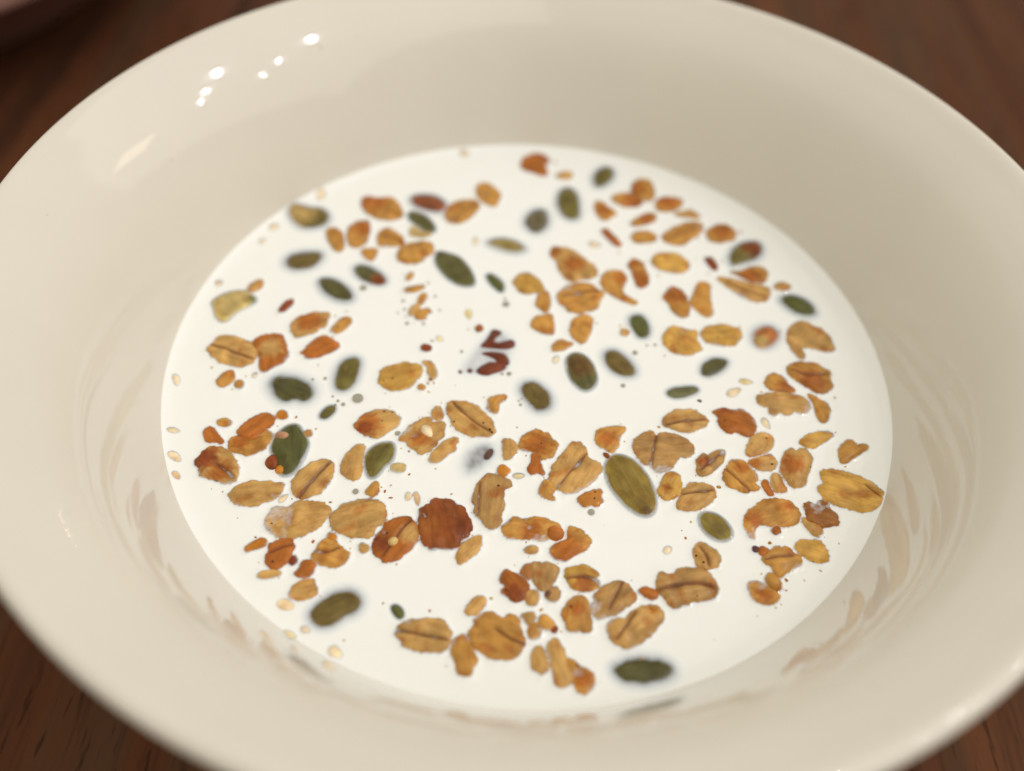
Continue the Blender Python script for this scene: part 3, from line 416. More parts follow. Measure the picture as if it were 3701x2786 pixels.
('oat','oat_flake','oat flake','oval oat flake with a level dark crease above the wide split flake',[(17.63,-9.48),(18.60,-8.26),(19.94,-7.66),(21.51,-7.54),(22.74,-8.27),(23.24,-9.21),(22.91,-10.05),(21.91,-10.52),(20.71,-11.25),(19.58,-11.02),(18.58,-10.62),(17.70,-10.44)],'t','oat',[(18.09,-10.33),(20.19,-9.61),(22.99,-9.15)],None,{}),
('ses','sesame_seed','sesame seed','round pale sesame seed on the left waterline',[(-41.53,-20.23),(-41.65,-20.33),(-41.93,-20.34),(-42.30,-20.24),(-42.70,-20.07),(-43.03,-19.84),(-43.22,-19.51),(-43.23,-19.18),(-43.09,-19.00),(-42.80,-18.95),(-42.42,-19.02),(-42.06,-19.33),(-41.77,-19.76),(-41.58,-20.06)],'ses','ses',None,None,{'dz':-0.05}),
('ses','sesame_seed','sesame seed','small tan sesame seed, lowest on the left waterline',[(-40.87,-22.88),(-40.97,-22.91),(-41.17,-22.88),(-41.44,-22.79),(-41.66,-22.58),(-41.82,-22.34),(-41.91,-22.13),(-41.87,-21.94),(-41.72,-21.84),(-41.53,-21.89),(-41.31,-22.04),(-41.09,-22.25),(-40.94,-22.53),(-40.87,-22.76)],'sest','ses',None,None,{}),
('oat','oat_crumb','oat crumb','bent reddish brown crumb above the maroon sided flake',[(-39.74,-16.09),(-39.77,-15.31),(-39.24,-14.96),(-38.62,-15.38),(-38.01,-16.27),(-37.26,-16.98),(-37.29,-17.36),(-38.05,-17.04),(-38.99,-17.26)],'b','crumb',None,None,{}),
('oat','oat_flake','oat flake','oat flake with a maroon left side close to the left wall',[(-39.70,-20.02),(-39.18,-18.79),(-38.30,-17.97),(-37.05,-18.03),(-35.69,-18.98),(-34.70,-20.24),(-34.26,-21.53),(-34.27,-22.68),(-35.02,-23.02),(-36.27,-22.83),(-37.20,-22.46),(-38.46,-22.27),(-38.70,-21.42),(-39.37,-20.74)],'t','oat',[(-36.87,-20.55),(-35.69,-21.34),(-34.53,-22.12)],[(-38.66,-19.80,1.98,'r'),(-36.17,-21.38,1.58,'b')],{}),
('oat','oat_flake','oat flake','upper half of a split rust orange oat flake left of the crumb dotted seed',[(-35.88,-15.79),(-35.45,-14.51),(-34.69,-13.50),(-33.76,-12.63),(-32.45,-12.21),(-31.77,-12.96),(-31.78,-14.07),(-32.50,-14.76),(-32.99,-15.89),(-33.72,-16.48),(-34.55,-16.16)],'b','oat',None,None,{}),
('oat','oat_flake','oat flake','lower half of a split rust orange oat flake left of the crumb dotted seed',[(-36.45,-17.22),(-36.01,-16.27),(-34.88,-16.34),(-33.93,-16.65),(-33.25,-16.37),(-32.57,-15.54),(-32.34,-14.90),(-31.50,-15.31),(-31.46,-16.54),(-31.95,-17.65),(-32.87,-18.47),(-33.87,-18.92),(-34.72,-18.46),(-35.84,-18.39)],'g','oat',None,[(-35.05,-17.12,1.37,'b')],{}),
('pump','pumpkin_seed','pumpkin seed','flat green pumpkin seed dotted with crumbs on the left',[(-31.17,-17.28),(-31.08,-16.05),(-30.49,-14.76),(-29.68,-13.83),(-28.58,-13.67),(-27.70,-14.86),(-26.81,-16.19),(-26.69,-17.40),(-26.88,-18.92),(-27.30,-20.43),(-27.86,-21.20),(-28.63,-21.54),(-29.47,-21.03),(-30.00,-19.75),(-30.51,-18.59),(-31.00,-18.03)],'green2','crisp',None,None,{}),
('oat','oat_crumb','oat crumb','pink tan scrap lying on top of the crumb dotted seed',[(-30.73,-15.64),(-30.35,-15.37),(-29.54,-15.55),(-29.51,-16.09),(-30.19,-16.11)],'pink','crumb',None,None,{'dz':0.45}),
('oat','oat_crumb','oat crumb','dark red crumb pressed against the left side of the crumb dotted seed',[(-30.08,-19.63),(-30.01,-20.01),(-30.17,-20.38),(-30.47,-20.47),(-30.78,-20.14),(-31.09,-19.71),(-31.00,-19.32),(-30.81,-18.94),(-30.52,-18.85),(-30.17,-19.18)],'r','crumb',None,None,{'dz':0.15}),
('oat','oat_crumb','oat crumb','orange crumb on the lower end of the crumb dotted seed',[(-28.89,-20.62),(-28.97,-20.84),(-29.08,-20.93),(-29.29,-20.95),(-29.43,-20.88),(-29.53,-20.67),(-29.59,-20.46),(-29.41,-20.36),(-29.22,-20.34),(-29.01,-20.40)],'or','crumb',None,None,{'dz':0.25}),
('oat','oat_crumb','oat crumb','small brown crumb at the right shoulder of the crumb dotted seed',[(-26.67,-14.97),(-26.62,-15.18),(-26.79,-15.34),(-27.00,-15.43),(-27.23,-15.29),(-27.41,-15.03),(-27.30,-14.80),(-27.16,-14.64),(-26.94,-14.55),(-26.74,-14.69)],'t','crumb',None,None,{}),
('oat','oat_flake','oat flake','plain tan oat flake lying level below the maroon sided flake',[(-34.44,-24.32),(-33.74,-23.35),(-32.33,-22.75),(-30.83,-22.50),(-29.58,-22.69),(-28.34,-22.60),(-28.56,-23.54),(-28.90,-24.68),(-30.20,-25.19),(-31.10,-25.88),(-32.54,-25.78),(-33.65,-25.58),(-34.17,-24.93)],'t','oat',None,None,{}),
('oat','oat_flake','oat flake','oat flake with a deep dark central groove below the crumb dotted seed',[(-27.24,-23.30),(-27.39,-21.74),(-26.58,-20.37),(-25.46,-19.26),(-24.32,-18.80),(-23.29,-19.10),(-22.96,-20.25),(-23.08,-21.57),(-23.43,-22.88),(-24.45,-23.80),(-25.51,-24.44),(-26.35,-24.43)],'t','oat',[(-26.29,-24.42),(-25.41,-22.60),(-24.43,-20.80),(-23.50,-19.26)],None,{'cw':1.5}),
('ses','sesame_seed','sesame seed','pale curved sesame hull between the plain level flake and the deep grooved one',[(-27.65,-23.96),(-27.64,-24.08),(-27.70,-24.30),(-27.82,-24.61),(-27.96,-24.93),(-28.16,-25.14),(-28.39,-25.20),(-28.54,-25.15),(-28.60,-24.99),(-28.58,-24.72),(-28.44,-24.44),(-28.19,-24.23),(-27.93,-24.07),(-27.76,-23.96)],'ses','ses',None,None,{}),
('oat','oat_flake','oat flake','large tan oat flake with a milky dent on its upper side, lower left',[(-29.43,-27.99),(-29.14,-26.76),(-28.74,-25.92),(-28.16,-25.87),(-27.29,-26.08),(-26.80,-25.64),(-26.35,-24.98),(-24.70,-24.93),(-23.15,-25.03),(-22.31,-25.73),(-22.64,-27.11),(-23.45,-28.37),(-24.66,-29.24),(-26.03,-29.80),(-27.40,-29.83),(-28.74,-29.01),(-29.20,-28.51)],'t','oat',None,None,{'top':0.2}),
('oat','oat_flake','oat flake','large pale tan oat flake with dark flecks left of the dark rust brown flake',[(-22.01,-27.06),(-21.57,-25.95),(-20.78,-25.07),(-19.47,-24.42),(-17.75,-24.08),(-16.41,-24.33),(-15.90,-25.40),(-15.70,-26.74),(-16.09,-27.31),(-16.74,-27.62),(-16.83,-28.56),(-17.54,-29.13),(-19.03,-29.17),(-20.48,-28.82),(-21.67,-27.97)],'t','oat',None,None,{}),
('oat','oat_flake','oat flake','upright triangular tan oat flake beside the chipped olive seed',[(-22.10,-19.60),(-21.82,-18.39),(-21.29,-17.15),(-20.56,-16.33),(-19.77,-16.19),(-19.85,-17.64),(-19.77,-19.28),(-19.57,-20.88),(-20.08,-21.49),(-20.98,-21.13),(-21.85,-20.32)],'t','oat',None,None,{}),
('pump','pumpkin_seed','pumpkin seed','chipped olive pumpkin seed with a bite out of its lower right',[(-19.43,-18.06),(-19.20,-17.14),(-18.48,-16.17),(-17.32,-15.62),(-16.20,-15.62),(-15.96,-16.90),(-16.06,-18.41),(-16.94,-19.07),(-17.18,-19.97),(-17.77,-20.89),(-18.47,-21.01),(-18.98,-20.10),(-19.30,-19.25)],'olive','crisp',None,None,{}),
('oat','oat_crumb','oat crumb','pale yellow scrap at the bite of the chipped olive seed',[(-16.08,-19.15),(-15.39,-18.81),(-14.40,-18.88),(-14.43,-19.62),(-15.11,-19.96),(-15.87,-19.73)],'p','crumb',None,None,{}),
('oat','oat_crumb','oat crumb','triangular golden crumb under the chipped olive seed',[(-18.51,-23.09),(-18.05,-22.20),(-17.45,-21.37),(-17.18,-22.42),(-17.27,-23.42),(-17.97,-23.47)],'g','crumb',None,None,{}),
('oat','oat_crumb','oat crumb','slanting golden shred left of the crumbly brown flake',[(-30.89,-31.75),(-30.54,-31.09),(-29.88,-30.52),(-29.19,-30.02),(-28.55,-30.82),(-29.36,-31.26),(-30.19,-31.58),(-30.66,-31.99)],'or','crumb',None,None,{}),
('oat','oat_flake','oat flake','crumbly brown oat flake in the lower left',[(-28.26,-30.96),(-27.50,-30.26),(-26.07,-30.03),(-25.82,-30.66),(-25.38,-30.82),(-25.71,-31.68),(-25.53,-32.55),(-26.20,-33.10),(-26.70,-33.88),(-27.41,-33.68),(-28.13,-32.98),(-28.44,-32.37),(-27.86,-31.70)],'b','oat',[(-27.92,-31.96),(-26.83,-31.24),(-25.57,-30.77)],None,{}),
('oat','oat_crumb','oat crumb','small red crumb beside the crumbly brown flake',[(-24.89,-32.60),(-24.82,-32.90),(-25.00,-33.05),(-25.23,-33.12),(-25.48,-33.00),(-25.69,-32.66),(-25.59,-32.35),(-25.43,-32.20),(-25.19,-32.13),(-24.98,-32.25)],'r','crumb',None,None,{}),
('oat','oat_flake','oat flake','rhombus shaped rusty tan oat flake under the pale tan flecked one',[(-23.16,-32.00),(-22.88,-31.09),(-22.51,-30.04),(-21.88,-29.73),(-21.07,-29.81),(-20.73,-30.43),(-20.10,-30.77),(-19.00,-31.52),(-19.48,-32.38),(-20.24,-33.12),(-21.05,-32.99),(-22.21,-32.82),(-22.95,-32.49)],'g','oat',[(-22.71,-31.40),(-21.35,-31.37),(-20.32,-30.79)],None,{}),
('oat','oat_crumb','oat crumb','bright yellow crumb at the top of the rhombus shaped flake',[(-21.95,-29.57),(-21.74,-28.84),(-21.11,-29.12),(-20.88,-29.76),(-21.44,-29.86)],'or','crumb',None,None,{}),
('oat','oat_crumb','oat crumb','lone tan crumb left of the rusty grooved flake',[(-17.07,-30.50),(-17.22,-30.82),(-17.39,-31.05),(-17.70,-31.01),(-17.94,-30.81),(-18.02,-30.57),(-18.08,-30.26),(-17.85,-30.02),(-17.56,-30.07),(-17.25,-30.27)],'t','crumb',None,None,{}),
('oat','oat_flake','oat flake','big dark rust brown flake with fibrous ridges below the centre',[(-11.84,-25.93),(-11.64,-24.68),(-10.73,-24.34),(-10.57,-23.63),(-9.16,-23.46),(-7.95,-23.72),(-6.79,-24.74),(-5.99,-25.91),(-5.72,-26.97),(-5.92,-28.05),(-6.68,-28.63),(-6.93,-29.69),(-8.39,-29.98),(-10.43,-30.12),(-11.01,-29.06),(-11.51,-27.78)],'rb','oat',None,[(-10.76,-27.20,1.50,'b'),(-6.56,-27.43,1.37,'r')],{'rough':2.2,'top':0.45,'nutty':True}),
('oat','oat_flake','oat flake','rusty oat flake with a long groove left of the big dark rust brown one',[(-16.60,-30.49),(-16.47,-29.45),(-15.89,-27.96),(-15.00,-26.83),(-13.58,-26.12),(-12.62,-26.32),(-11.93,-27.15),(-11.73,-28.33),(-11.97,-29.65),(-12.73,-30.86),(-13.96,-31.84),(-14.94,-32.09),(-15.36,-31.56),(-16.20,-31.23)],'b','oat',[(-15.17,-31.29),(-14.49,-29.70),(-13.57,-27.93),(-12.69,-26.66)],[(-15.83,-29.92,1.22,'r'),(-12.59,-28.39,1.34,'t')],{}),
('oat','oat_crumb','oat crumb','pale speck of hull on the rusty grooved flake',[(-14.13,-29.52),(-14.11,-29.65),(-14.24,-29.71),(-14.37,-29.74),(-14.51,-29.70),(-14.59,-29.55),(-14.51,-29.41),(-14.43,-29.35),(-14.29,-29.32),(-14.19,-29.37)],'p','crumb',None,None,{'dz':0.45}),
('oat','oat_flake','oat flake','angular tan chip at the lower right of the big dark rust brown flake',[(-6.84,-30.07),(-6.19,-28.98),(-5.20,-28.46),(-4.54,-28.08),(-4.37,-29.51),(-5.26,-30.60),(-5.99,-31.28),(-6.52,-31.70),(-6.79,-31.21)],'t','oat',None,None,{}),
('oat','oat_flake','oat flake','tall grey tan oat flake with a ragged right side, just below centre',[(-5.90,-23.43),(-5.59,-22.00),(-4.98,-20.53),(-4.21,-19.45),(-3.23,-19.53),(-2.24,-19.89),(-1.22,-20.75),(-1.69,-21.08),(-2.39,-21.34),(-2.30,-22.89),(-2.05,-24.13),(-2.53,-24.99),(-2.22,-26.19),(-3.44,-27.14),(-4.06,-26.59),(-4.85,-25.43),(-5.60,-24.93),(-5.20,-23.94)],'t2','oat',[(-5.07,-20.96),(-5.07,-23.37),(-5.00,-25.03)],None,{}),
('oat','oat_crumb','oat crumb','orange crumb on the top corner of the tall grey tan flake',[(-1.71,-18.75),(-1.86,-19.19),(-2.21,-19.54),(-2.59,-19.49),(-2.97,-19.20),(-2.98,-18.85),(-2.94,-18.41),(-2.69,-18.07),(-2.27,-18.11),(-1.99,-18.42)],'or','crumb',None,None,{}),
('ses','sesame_seed','sesame seed','left half of a sesame pair above the big dark rust brown flake',[(-13.08,-23.26),(-13.12,-23.41),(-13.23,-23.54),(-13.38,-23.71),(-13.55,-23.82),(-13.70,-23.71),(-13.80,-23.44),(-13.83,-23.16),(-13.79,-22.89),(-13.68,-22.64),(-13.53,-22.59),(-13.36,-22.75),(-13.21,-22.94),(-13.11,-23.10)],'ses','ses',None,None,{}),
('ses','sesame_seed','sesame seed','right half of a sesame pair above the big dark rust brown flake',[(-12.09,-24.49),(-12.21,-24.42),(-12.40,-24.18),(-12.59,-23.80),(-12.76,-23.36),(-12.87,-22.94),(-12.85,-22.63),(-12.71,-22.47),(-12.54,-22.52),(-12.34,-22.77),(-12.13,-23.15),(-12.02,-23.61),(-12.03,-24.06),(-12.05,-24.37)],'sest','ses',None,None,{}),
('oat','oat_flake','oat flake','mushroom cap shaped oat flake with a toasted centre',[(-0.54,-14.82),(-0.22,-13.55),(0.62,-12.62),(1.76,-12.38),(2.91,-12.85),(3.31,-13.75),(3.94,-13.86),(4.02,-14.63),(3.73,-15.88),(2.88,-16.62),(2.02,-16.76),(1.62,-15.88),(0.61,-15.50),(-0.26,-15.57)],'g','oat',None,[(1.70,-14.50,2.08,'b')],{}),
('oat','oat_crumb','oat crumb','brown crumb forming a stalk under the mushroom cap shaped flake',[(1.00,-15.93),(1.87,-15.87),(1.91,-17.07),(2.18,-17.95),(2.58,-19.10),(1.84,-18.71),(0.75,-19.08),(0.71,-17.91),(1.12,-17.43)],'b','crumb',None,None,{}),
('oat','oat_crumb','oat crumb','half moon tan scrap left of the mushroom cap shaped flake',[(-2.76,-14.14),(-1.69,-14.06),(-1.03,-14.86),(-1.04,-15.93),(-1.78,-17.05),(-2.40,-17.09),(-2.55,-15.59)],'t','crumb',None,None,{}),
('oat','oat_flake','oat flake','long lumpy oat flake lying level with glints along its lower edge',[(-1.91,-26.83),(-1.44,-25.86),(-0.53,-25.25),(0.19,-25.61),(1.12,-25.41),(2.17,-25.13),(3.35,-25.52),(4.53,-25.91),(4.43,-26.65),(3.98,-27.48),(2.73,-28.09),(1.34,-27.93),(0.30,-28.00),(-1.08,-28.10),(-1.80,-27.62)],'g','oat',None,[(1.31,-27.14,1.37,'b')],{'rough':2}),
('oat','oat_crumb','oat crumb','round brown nub at the right end of the long lumpy flake',[(4.76,-27.00),(4.52,-27.46),(4.28,-27.70),(3.85,-27.62),(3.60,-27.41),(3.49,-27.09),(3.47,-26.65),(3.85,-26.39),(4.22,-26.47),(4.62,-26.68)],'b','crumb',None,None,{'dz':0.3}),
('oat','oat_crumb','oat crumb','small tan crumb between the long lumpy flake and the grey tan one',[(0.60,-29.54),(1.38,-28.97),(1.95,-29.06),(2.09,-29.63),(1.41,-29.87),(0.78,-29.73)],'t','crumb',None,None,{}),
('ses','sesame_seed','sesame seed','faint yellow sesame flake below the mushroom cap shaped flake',[(0.29,-19.18),(0.23,-19.30),(0.02,-19.51),(-0.28,-19.74),(-0.64,-19.83),(-0.97,-19.77),(-1.22,-19.67),(-1.32,-19.47),(-1.27,-19.21),(-1.07,-19.03),(-0.75,-18.93),(-0.38,-18.89),(-0.04,-18.95),(0.20,-19.07)],'sesy','ses',None,None,{'dz':-0.14}),
('oat','oat_flake','oat flake','wide split oat flake with a thin dark seam left of the large olive seed',[(3.32,-19.33),(3.65,-17.84),(4.49,-16.28),(5.46,-15.14),(5.83,-14.03),(6.83,-13.88),(7.58,-14.67),(7.71,-15.58),(7.71,-16.49),(8.94,-16.55),(9.67,-17.54),(9.17,-18.61),(8.43,-19.40),(7.58,-20.33),(6.38,-21.27),(4.93,-21.38),(4.32,-20.85),(3.47,-20.63)],'t','oat',[(4.32,-20.71),(5.51,-18.88),(6.72,-17.16),(7.77,-15.65)],None,{'cw':0.8}),
('oat','oat_crumb','oat crumb','crooked golden crumb at the lower left of the wide split flake',[(2.17,-21.29),(2.49,-20.12),(3.21,-19.78),(3.60,-20.76),(3.96,-21.02),(3.38,-21.92),(4.05,-22.43),(3.16,-22.43),(2.25,-22.00)],'g','crumb',None,None,{}),
('pump','pumpkin_seed','pumpkin seed','large golden olive pumpkin seed, the biggest seed of all',[(10.04,-17.66),(10.37,-16.14),(11.19,-15.39),(12.44,-15.38),(13.78,-16.19),(14.94,-17.74),(15.72,-19.44),(16.06,-21.14),(15.97,-22.69),(15.51,-23.69),(14.66,-24.03),(13.61,-23.69),(12.46,-22.80),(11.30,-21.34),(10.37,-19.69)],'golden','crisp',None,[(14.93,-23.46,0.79,'brown')],{}),
('oat','oat_flake','oat flake','wedge shaped oat flake above the large golden olive seed',[(8.91,-13.02),(9.05,-12.06),(10.01,-11.43),(11.54,-11.08),(12.82,-11.06),(12.02,-12.15),(11.74,-13.27),(11.33,-14.70),(10.83,-15.04),(9.84,-14.35),(9.03,-13.79)],'g','oat',None,[(10.36,-13.06,1.27,'b')],{}),
('oat','oat_flake','oat flake','wide brownish oat flake folded down the middle, right of the large golden olive seed',[(13.54,-14.07),(14.03,-12.63),(14.95,-11.93),(16.17,-11.52),(16.32,-12.46),(17.37,-11.67),(18.89,-11.71),(20.25,-12.32),(21.22,-13.64),(20.82,-14.75),(20.04,-15.11),(19.19,-14.87),(18.75,-15.82),(18.05,-17.07),(17.04,-17.59),(16.07,-17.36),(15.25,-16.53),(14.17,-15.70)],'t2','oat',[(16.59,-12.12),(16.09,-14.49),(15.60,-16.88)],None,{}),
('oat','oat_crumb','oat crumb','jagged orange crumb left of the large golden olive seed',[(6.74,-22.24),(7.46,-21.48),(8.66,-20.96),(9.63,-20.61),(9.26,-21.77),(9.73,-22.30),(8.88,-23.13),(8.41,-22.68),(7.46,-23.30),(6.86,-22.79)],'or2','crumb',None,None,{}),
('oat','oat_flake','oat flake','small yellow tan flake touching the right side of the large golden olive seed',[(16.46,-20.25),(16.96,-18.91),(17.77,-17.68),(18.64,-17.47),(19.08,-18.17),(19.24,-19.47),(18.91,-20.64),(18.28,-21.12),(17.41,-21.53),(16.72,-21.09)],'y','oat',None,[(17.38,-20.04,0.66,'b')],{}),
('oat','oat_flake','oat flake','oat flake folded like a lip above the small bare olive seed',[(18.56,-22.22),(19.12,-21.06),(19.45,-19.89),(20.48,-19.09),(21.60,-18.79),(22.89,-19.35),(23.28,-20.33),(22.58,-21.37),(21.42,-22.30),(20.19,-22.80),(19.00,-22.82)],'t','oat',[(19.39,-20.68),(21.11,-20.27),(23.08,-19.91)],None,{}),
('pump','pumpkin_seed','pumpkin seed','small bare olive pumpkin seed lying alone in open milk',[(21.04,-23.84),(21.34,-23.13),(22.19,-22.94),(23.24,-23.14),(24.21,-24.03),(24.79,-25.20),(24.65,-26.02),(23.95,-26.60),(22.78,-26.68),(21.80,-25.95),(21.19,-24.92)],'golden2','crisp',None,None,{}),
('oat','oat_flake','oat flake','dark toasted oat flake with a yellow corner, below the large golden olive seed',[(3.51,-29.47),(4.01,-28.66),(4.92,-28.33),(5.72,-27.88),(5.65,-26.43),(6.29,-26.25),(7.22,-26.72),(8.21,-27.71),(7.80,-28.78),(6.88,-29.36),(5.86,-30.07),(5.19,-30.63),(4.16,-30.32)],'g','oat',None,[(5.40,-29.34,2.57,'b')],{}),
('ses','sesame_seed','sesame seed','pale flaky sesame seed left of the flake with a vertical crease',[(17.52,-27.82),(17.54,-27.96),(17.50,-28.20),(17.39,-28.48),(17.19,-28.68),(16.97,-28.80),(16.78,-28.82),(16.61,-28.69),(16.54,-28.48),(16.59,-28.27),(16.73,-28.03),(16.93,-27.84),(17.20,-27.78),(17.41,-27.78)],'ses','ses',None,None,{'dz':-0.05}),
('oat','oat_crumb','oat crumb','tiny red crumb touching the top of the large golden olive seed',[(9.89,-15.34),(10.32,-15.38),(10.56,-15.97),(10.25,-15.84)],'r','crumb',None,None,{}),
('oat','oat_flake','oat flake','slim rusty oat flake with glints right of the wide folded flake',[(21.34,-15.77),(22.17,-14.80),(22.46,-14.32),(22.91,-14.90),(23.86,-14.06),(24.77,-13.69),(25.06,-13.97),(24.76,-15.06),(23.89,-16.33),(22.68,-17.47),(21.47,-17.92),(21.63,-16.80)],'t2','oat',[(21.86,-16.93),(23.35,-15.47),(24.87,-13.99)],[(22.34,-15.70,0.96,'r')],{}),
('oat','oat_flake','oat flake','fan shaped tan oat flake with two dark specks on the right',[(27.76,-14.38),(28.17,-12.50),(28.95,-11.34),(30.07,-10.54),(31.04,-10.86),(31.49,-11.78),(31.04,-12.75),(30.05,-13.60),(28.98,-14.14)],'t','oat',None,None,{}),
('oat','oat_flake','oat flake','tan oat flake tucked beneath the fan shaped one',[(27.97,-15.28),(28.90,-14.76),(29.95,-14.37),(30.76,-13.93),(31.27,-14.73),(31.38,-15.33),(30.57,-16.21),(29.43,-16.45),(28.50,-15.99)],'t','oat',None,[(28.83,-15.37,0.83,'b')],{}),
('oat','oat_flake','oat flake','oat flake with a ragged foot and a thin dark crease on the right',[(24.53,-17.33),(25.24,-16.38),(25.73,-15.30),(26.62,-15.08),(27.57,-15.46),(28.18,-16.61),(28.77,-17.75),(27.98,-18.25),(28.73,-19.07),(27.85,-19.27),(27.19,-19.75),(26.14,-19.40),(24.98,-18.91),(24.50,-18.21)],'g','oat',[(24.97,-16.70),(26.27,-18.23),(27.45,-19.59)],[(26.86,-16.26,0.94,'b')],{}),
('oat','oat_crumb','oat crumb','pale angular scrap between two right hand flakes',[(30.30,-17.79),(31.01,-16.63),(31.54,-17.25),(31.70,-18.27),(32.06,-19.11),(30.85,-19.56),(30.45,-18.94)],'t','crumb',None,None,{}),
('oat','oat_crumb','oat crumb','thin dark tan sliver left of the pale angular scrap',[(29.23,-18.01),(29.80,-17.82),(29.85,-18.84),(30.33,-19.81),(29.92,-20.13),(29.45,-19.16)],'b','crumb',None,None,{}),
('oat','oat_flake','oat flake','oat flake with two humps like a tooth on the right',[(31.92,-15.44),(32.39,-13.88),(33.29,-12.89),(33.90,-13.00),(34.01,-13.92),(34.54,-12.95),(35.21,-12.67),(35.94,-13.62),(35.56,-15.17),(34.81,-16.72),(34.50,-17.92),(33.91,-18.54),(32.82,-18.48),(32.09,-17.66),(31.83,-16.49)],'t','oat',None,[(33.05,-15.35,1.65,'b')],{}),
('oat','oat_flake','oat flake','smooth pointed golden oat flake above the tooth shaped one',[(34.85,-11.76),(35.78,-10.66),(37.17,-10.00),(38.61,-9.81),(39.33,-10.08),(38.41,-10.94),(37.40,-11.65),(36.38,-12.43),(35.27,-12.28)],'y','oat',None,None,{}),
('oat','oat_flake','oat flake','golden oat flake with a beak pointing at the right wall',[(39.54,-12.73),(40.20,-11.59),(41.20,-10.97),(41.80,-11.16),(41.93,-11.77),(42.75,-11.48),(43.28,-11.67),(42.83,-12.33),(41.37,-13.37),(39.89,-14.54),(39.48,-14.42)],'g','oat',None,None,{}),
('oat','oat_flake','oat flake','largest golden oat flake, against the right wall of the bowl',[(36.68,-16.58),(36.92,-15.89),(38.44,-15.71),(39.98,-16.04),(41.58,-16.66),(42.86,-17.60),(43.51,-18.56),(43.26,-19.73),(42.65,-20.90),(41.33,-21.49),(39.68,-21.40),(38.94,-20.89),(37.51,-20.85),(36.56,-20.07),(35.97,-18.97),(36.15,-18.23),(36.92,-18.03),(36.64,-17.17)],'y','oat',[(42.03,-18.09),(42.52,-18.64),(43.08,-19.46)],None,{}),
('oat','oat_flake','oat flake','crescent shaped oat flake curling round open milk on the right',[(26.32,-24.15),(26.96,-22.73),(28.06,-21.54),(29.48,-20.73),(31.07,-20.54),(32.33,-20.95),(33.01,-22.02),(32.95,-23.13),(32.13,-23.87),(30.41,-24.33),(29.37,-24.20),(28.22,-24.01),(27.44,-24.61),(27.22,-25.43),(27.30,-26.23),(26.84,-25.73),(26.48,-24.82)],'g','oat',None,[(31.87,-21.61,0.77,'b'),(27.56,-23.65,1.15,'b')],{}),
('oat','oat_crumb','oat crumb','small rusty crumb under the crescent shaped flake',[(30.37,-24.81),(30.33,-25.03),(30.04,-25.23),(29.79,-25.32),(29.55,-25.15),(29.52,-24.87),(29.71,-24.64),(29.89,-24.44),(30.18,-24.35),(30.31,-24.53)],'b','crumb',None,None,{}),
('oat','oat_flake','oat flake','ragged brown oat flake under the largest golden one',[(33.80,-21.12),(34.54,-20.64),(35.39,-21.29),(35.90,-20.40),(36.58,-20.64),(36.89,-21.60),(37.59,-22.38),(37.03,-22.84),(37.73,-23.20),(37.00,-23.66),(35.78,-23.88),(34.66,-23.55),(34.15,-23.04),(33.83,-22.10)],'b2','oat',None,None,{'rough':2.2}),
('oat','oat_crumb','oat crumb','tan oat strip trailing below the ragged brown flake',[(33.36,-22.82),(33.99,-23.33),(35.09,-23.80),(35.40,-24.72),(34.69,-25.44),(34.00,-24.68),(33.44,-23.78)],'t','crumb',None,None,{}),
('oat','oat_flake','oat flake','smooth golden oat flake nearest the lower right waterline',[(31.99,-26.69),(32.36,-26.20),(33.54,-26.05),(34.63,-25.84),(35.38,-26.84),(35.47,-28.01),(34.81,-28.83),(33.81,-28.64),(32.76,-28.07),(32.05,-27.47)],'y','oat',None,None,{}),
('oat','oat_flake','oat flake','double layered golden oat flake at the lower right',[(28.04,-28.69),(28.72,-27.87),(29.87,-27.07),(31.03,-27.05),(31.36,-27.94),(32.04,-28.02),(32.26,-28.78),(31.59,-29.46),(30.48,-30.05),(29.56,-30.92),(29.29,-30.38),(28.73,-29.53),(28.11,-29.07)],'g','oat',[(28.25,-28.87),(29.68,-28.45),(31.21,-28.14)],None,{}),
('oat','oat_crumb','oat crumb','small brown crumb left of the double layered golden flake',[(28.70,-27.71),(28.47,-28.06),(28.21,-28.24),(27.92,-28.18),(27.70,-28.03),(27.73,-27.78),(27.76,-27.44),(28.04,-27.26),(28.33,-27.32),(28.56,-27.47)],'b','crumb',None,None,{}),
('oat','oat_crumb','oat crumb','tiny dark purple dot left of the double layered golden flake',[(27.52,-27.53),(27.40,-27.70),(27.25,-27.83),(27.10,-27.82),(26.98,-27.70),(27.00,-27.57),(27.03,-27.41),(27.17,-27.28),(27.32,-27.29),(27.43,-27.41)],'pur','crumb',None,None,{}),
('oat','oat_flake','oat flake','upper lobe of the twin lobed golden flake at the lower right',[(27.85,-31.48),(28.35,-30.70),(29.02,-30.71),(29.48,-31.49),(29.35,-32.36),(28.87,-32.64),(28.24,-32.31)],'g','oat',None,None,{'top':0.4}),
('oat','oat_flake','oat flake','lower lobe of the twin lobed golden flake at the lower right',[(25.78,-32.36),(26.29,-31.83),(27.19,-31.77),(27.81,-32.22),(28.30,-32.68),(28.82,-33.01),(29.09,-33.41),(28.46,-34.00),(27.63,-34.41),(26.67,-34.12),(25.98,-33.44)],'g','oat',None,[(27.44,-33.34,1.05,'b')],{}),
('oat','oat_flake','oat flake','small tan oat flake with a vertical crease above the large brown creased one',[(20.07,-28.47),(20.56,-27.39),(21.17,-27.09),(21.92,-27.69),(22.58,-28.04),(22.93,-29.17),(22.62,-29.96),(21.93,-30.13),(21.32,-30.55),(20.44,-30.24),(20.17,-29.36)],'t','oat',[(20.87,-27.90),(21.46,-29.02),(21.59,-30.03)],None,{}),
